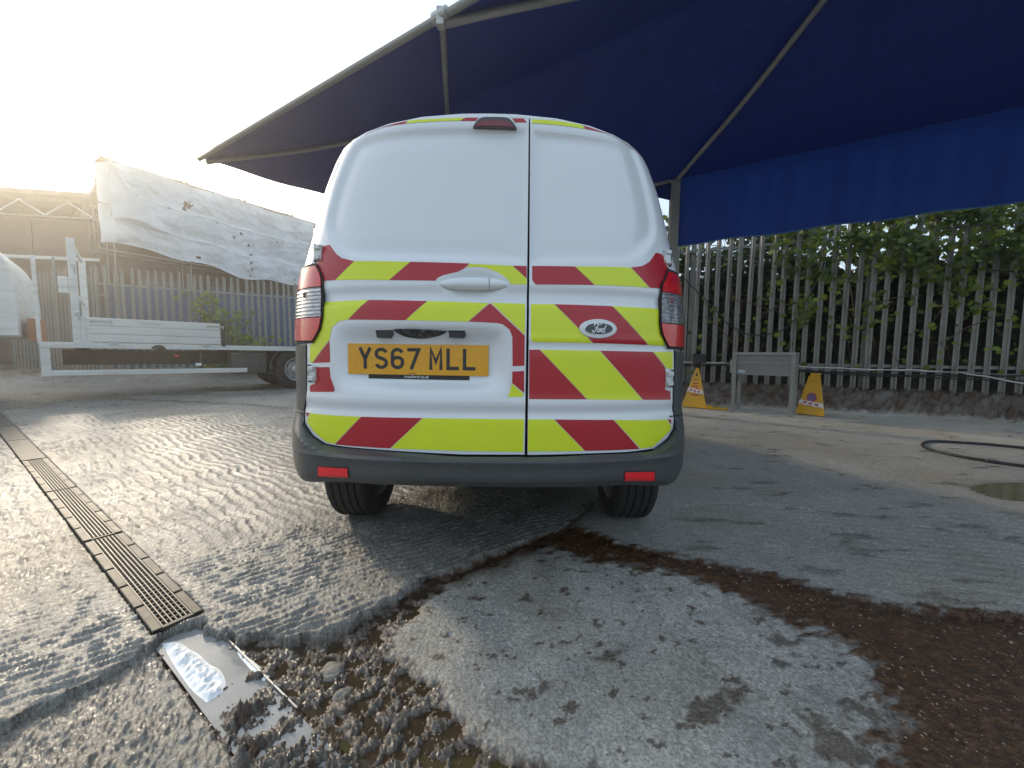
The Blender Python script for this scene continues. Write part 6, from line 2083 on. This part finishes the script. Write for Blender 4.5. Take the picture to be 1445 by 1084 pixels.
for a in (-.05, 2.6, 5.1, 7.6, 10.2, 13.0):
    for z_ in (5.25, 8.95):
        sc_tube('transom', B0 + BD * a + BN * .35 + Vector((0, 0, z_)), B0 + BD * a - BN * 1.3 + Vector((0, 0, z_)))
    sc_tube('brace', B0 + BD * (a + .2) + BN * .6 + Vector((0, 0, 8.9)), B0 + BD * (a - .35) - BN * .6 + Vector((0, 0, 9.2)), 0.025)
for k in range(4):
    b = MB()
    b.box((-.3, -.85 + .23 * k, 8.96), (LT, -.64 + .23 * k, 9.0), tuple(BD), tuple(BN), (0, 0, 1), B0)
    b.build('scaffold_board', M['timber'], scaf)
b = MB()
b.box((-.2, -1.4, 0.0), (LT, -1.1, 8.5), tuple(BD), tuple(BN), (0, 0, 1), B0)
b.build('wall', M['red_brick'], scaf)
for k in range(5):                                                     # openings in the wall under the sheeting
    b = MB()
    b.box((1.0 + 2.9 * k, -1.11, 2.2), (2.4 + 2.9 * k, -1.085, 4.4), tuple(BD), tuple(BN), (0, 0, 1), B0)
    b.build('window', M['dark_glass'], scaf)
# pitched roof beyond the scaffold, its gable facing left
gb = MB()
r0 = B0 - BN * 1.4
gb.add([r0 + Vector((0, 0, 8.4)), r0 - BN * 4.0 + BD * -.4 + Vector((0, 0, 6.7)), r0 - BN * 4.0 + BD * LT + Vector((0, 0, 6.7)), r0 + BD * LT + Vector((0, 0, 8.4)),
        r0 + Vector((0, 0, 8.65)), r0 - BN * 4.0 + BD * -.4 + Vector((0, 0, 6.95)), r0 - BN * 4.0 + BD * LT + Vector((0, 0, 6.95)), r0 + BD * LT + Vector((0, 0, 8.65))],
       [(0, 1, 2, 3), (4, 7, 6, 5), (0, 4, 5, 1), (1, 5, 6, 2), (2, 6, 7, 3), (3, 7, 4, 0)])
gb.build('roof', M['shed_roof'], scaf)
gb = MB()
gb.tube([r0 + BN * .9 + Vector((0, 0, 8.85)), r0 - BN * 4.6 + Vector((0, 0, 6.45))], 0.05, 7)
gb.build('verge_tube', M['timber'], scaf)
for k in range(5):
    q = r0 - BN * (.6 + .8 * k)
    sc_tube('gable_post', q + Vector((0, 0, 5.6)), q + Vector((0, 0, 8.15 - .36 * k)), 0.03)
sc_tube('gable_rail', r0 + Vector((0, 0, 6.4)), r0 - BN * 4.4 + Vector((0, 0, 6.4)))

# brown shed left of it, a lattice truss along its eaves
shed = thing('brown_shed', 'long brown industrial shed with a lattice truss along its eaves', 'building', (-24, 19.5, 0))
S0 = Vector((-17.9, 19.6, 0))
SD = Vector((-0.985, -0.172, 0)).normalized()
SN = Vector((-SD.y, SD.x, 0))
if SN.y > 0:
    SN = -SN
LS = 30.0
HS = 8.05
b = MB()
b.box((0, -8.0, 0), (LS, 0, HS - .9), tuple(SD), tuple(SN), (0, 0, 1), S0)
b.build('wall', M['shed_wall'], shed)
for k in range(12):
    b = MB()
    for i in range(5):
        b.box((k * 2.5 + .02, .0, .4 + i * 1.32), (k * 2.5 + 2.46, .035 + .01 * ((i * 7 + k * 3) % 3), 1.66 + i * 1.32), tuple(SD), tuple(SN), (0, 0, 1), S0, ch=0.01)
    b.build('cladding_panel', M['shed_wall'], shed)
    shed.children[-1]['kind'] = 'stuff'
b = MB()
b.box((-.3, -8.5, HS - .1), (LS, .9, HS + .12), tuple(SD), tuple(SN), (0, 0, 1), S0)
b.build('roof', M['shed_roof'], shed)
for z_ in (HS - .95, HS - .2):
    b = MB()
    b.tube([S0 + SN * .55 + Vector((0, 0, z_)), S0 + SN * .55 + SD * LS + Vector((0, 0, z_))], 0.05, 7)
    b.build('truss_chord', M['scaffold'], shed)
k, a = 0, 0.2
while a < LS - 1.2:
    b = MB()
    za, zb = (HS - .9, HS - .25) if k % 2 == 0 else (HS - .25, HS - .9)
    b.tube([S0 + SN * .55 + SD * a + Vector((0, 0, za)), S0 + SN * .55 + SD * (a + .95) + Vector((0, 0, zb))], 0.035, 6)
    b.build('truss_web', M['tarp_band'], shed)
    a += .95
    k += 1
for i in range(5):
    b = MB()
    a = 1.5 + i * 5.2
    b.box((a, .05, 1.2), (a + 1.8, .09, 3.2), tuple(SD), tuple(SN), (0, 0, 1), S0)
    b.build('window', M['dark_glass'], shed)
b = MB()
b.box((0.3, .3, 5.15), (LS, .5, 5.30), tuple(SD), tuple(SN), (0, 0, 1), S0)
b.build('gutter', M['lorry_white'], shed)

# weeds growing up the left fence
def weed(x, y, w_, h_, n_, label, seed):
    r = thing('weed_bush', label, 'plant', (x, y, 0.2), 'weeds along the left fence')
    c = np.stack([x + rng.normal(0, w_, n_), y + rng.normal(0, .15, n_), 0.35 + h_ * rng.random(n_) ** 1.2], 1)
    leaf_cloud('foliage', c, rng.uniform(.06, .15, n_), np.clip(rng.normal(.6, .25, n_), 0, 1), M['ivy'], r, facing=(.4, -.8, .4))
    b_ = MB()
    for k_ in range(4):
        b_.tube([(x + rng.normal(0, .1), y, .2), (x + rng.normal(0, w_), y, .2 + h_ * .9)], 0.012, 5)
    b_.build('stem', M['bark'], r)
def lf_pt(px_, off=0.25):
    # a point just in front of the left fence, in the direction of the given slope X/Y
    A = np.array([[LD[0], -px_], [LD[1], -1.0]])
    t, y = np.linalg.solve(A, -(LP + LN * off))
    return LP + LN * off + LD * t
for sl_, w_, h_, n_, lab in ((-0.780, .30, 2.4, 420, 'leafy creeper climbing the fence just right of the dropside'),
                             (-0.665, .34, 1.1, 300, 'low green weeds at the fence foot close to the van'),
                             (-0.720, .28, 1.9, 260, 'thin weeds on the fence between creeper and van')):
    p = lf_pt(sl_)
    weed(p[0], p[1], w_, h_, n_, lab, 1)

HAZE = 0.0052
# ---------------------------------------------------------------- haze volume added to imitate the sun glare on the left
hm_, hnt, hb_ = nodes_of('glare_haze')
hnt.nodes.remove(hb_)
pv = nd(hnt, 'ShaderNodeVolumePrincipled')
pv.inputs['Color'].default_value = (1.0, 0.97, 0.90, 1)
pv.inputs['Density'].default_value = HAZE
pv.inputs['Anisotropy'].default_value = 0.74
hnt.links.new(pv.outputs[0], hnt.nodes['Material Output'].inputs['Volume'])
b = MB()
b.box((-150, -150, -1.2), (150, 150, 10.6))
b.build('haze', hm_, None, kind='stuff')
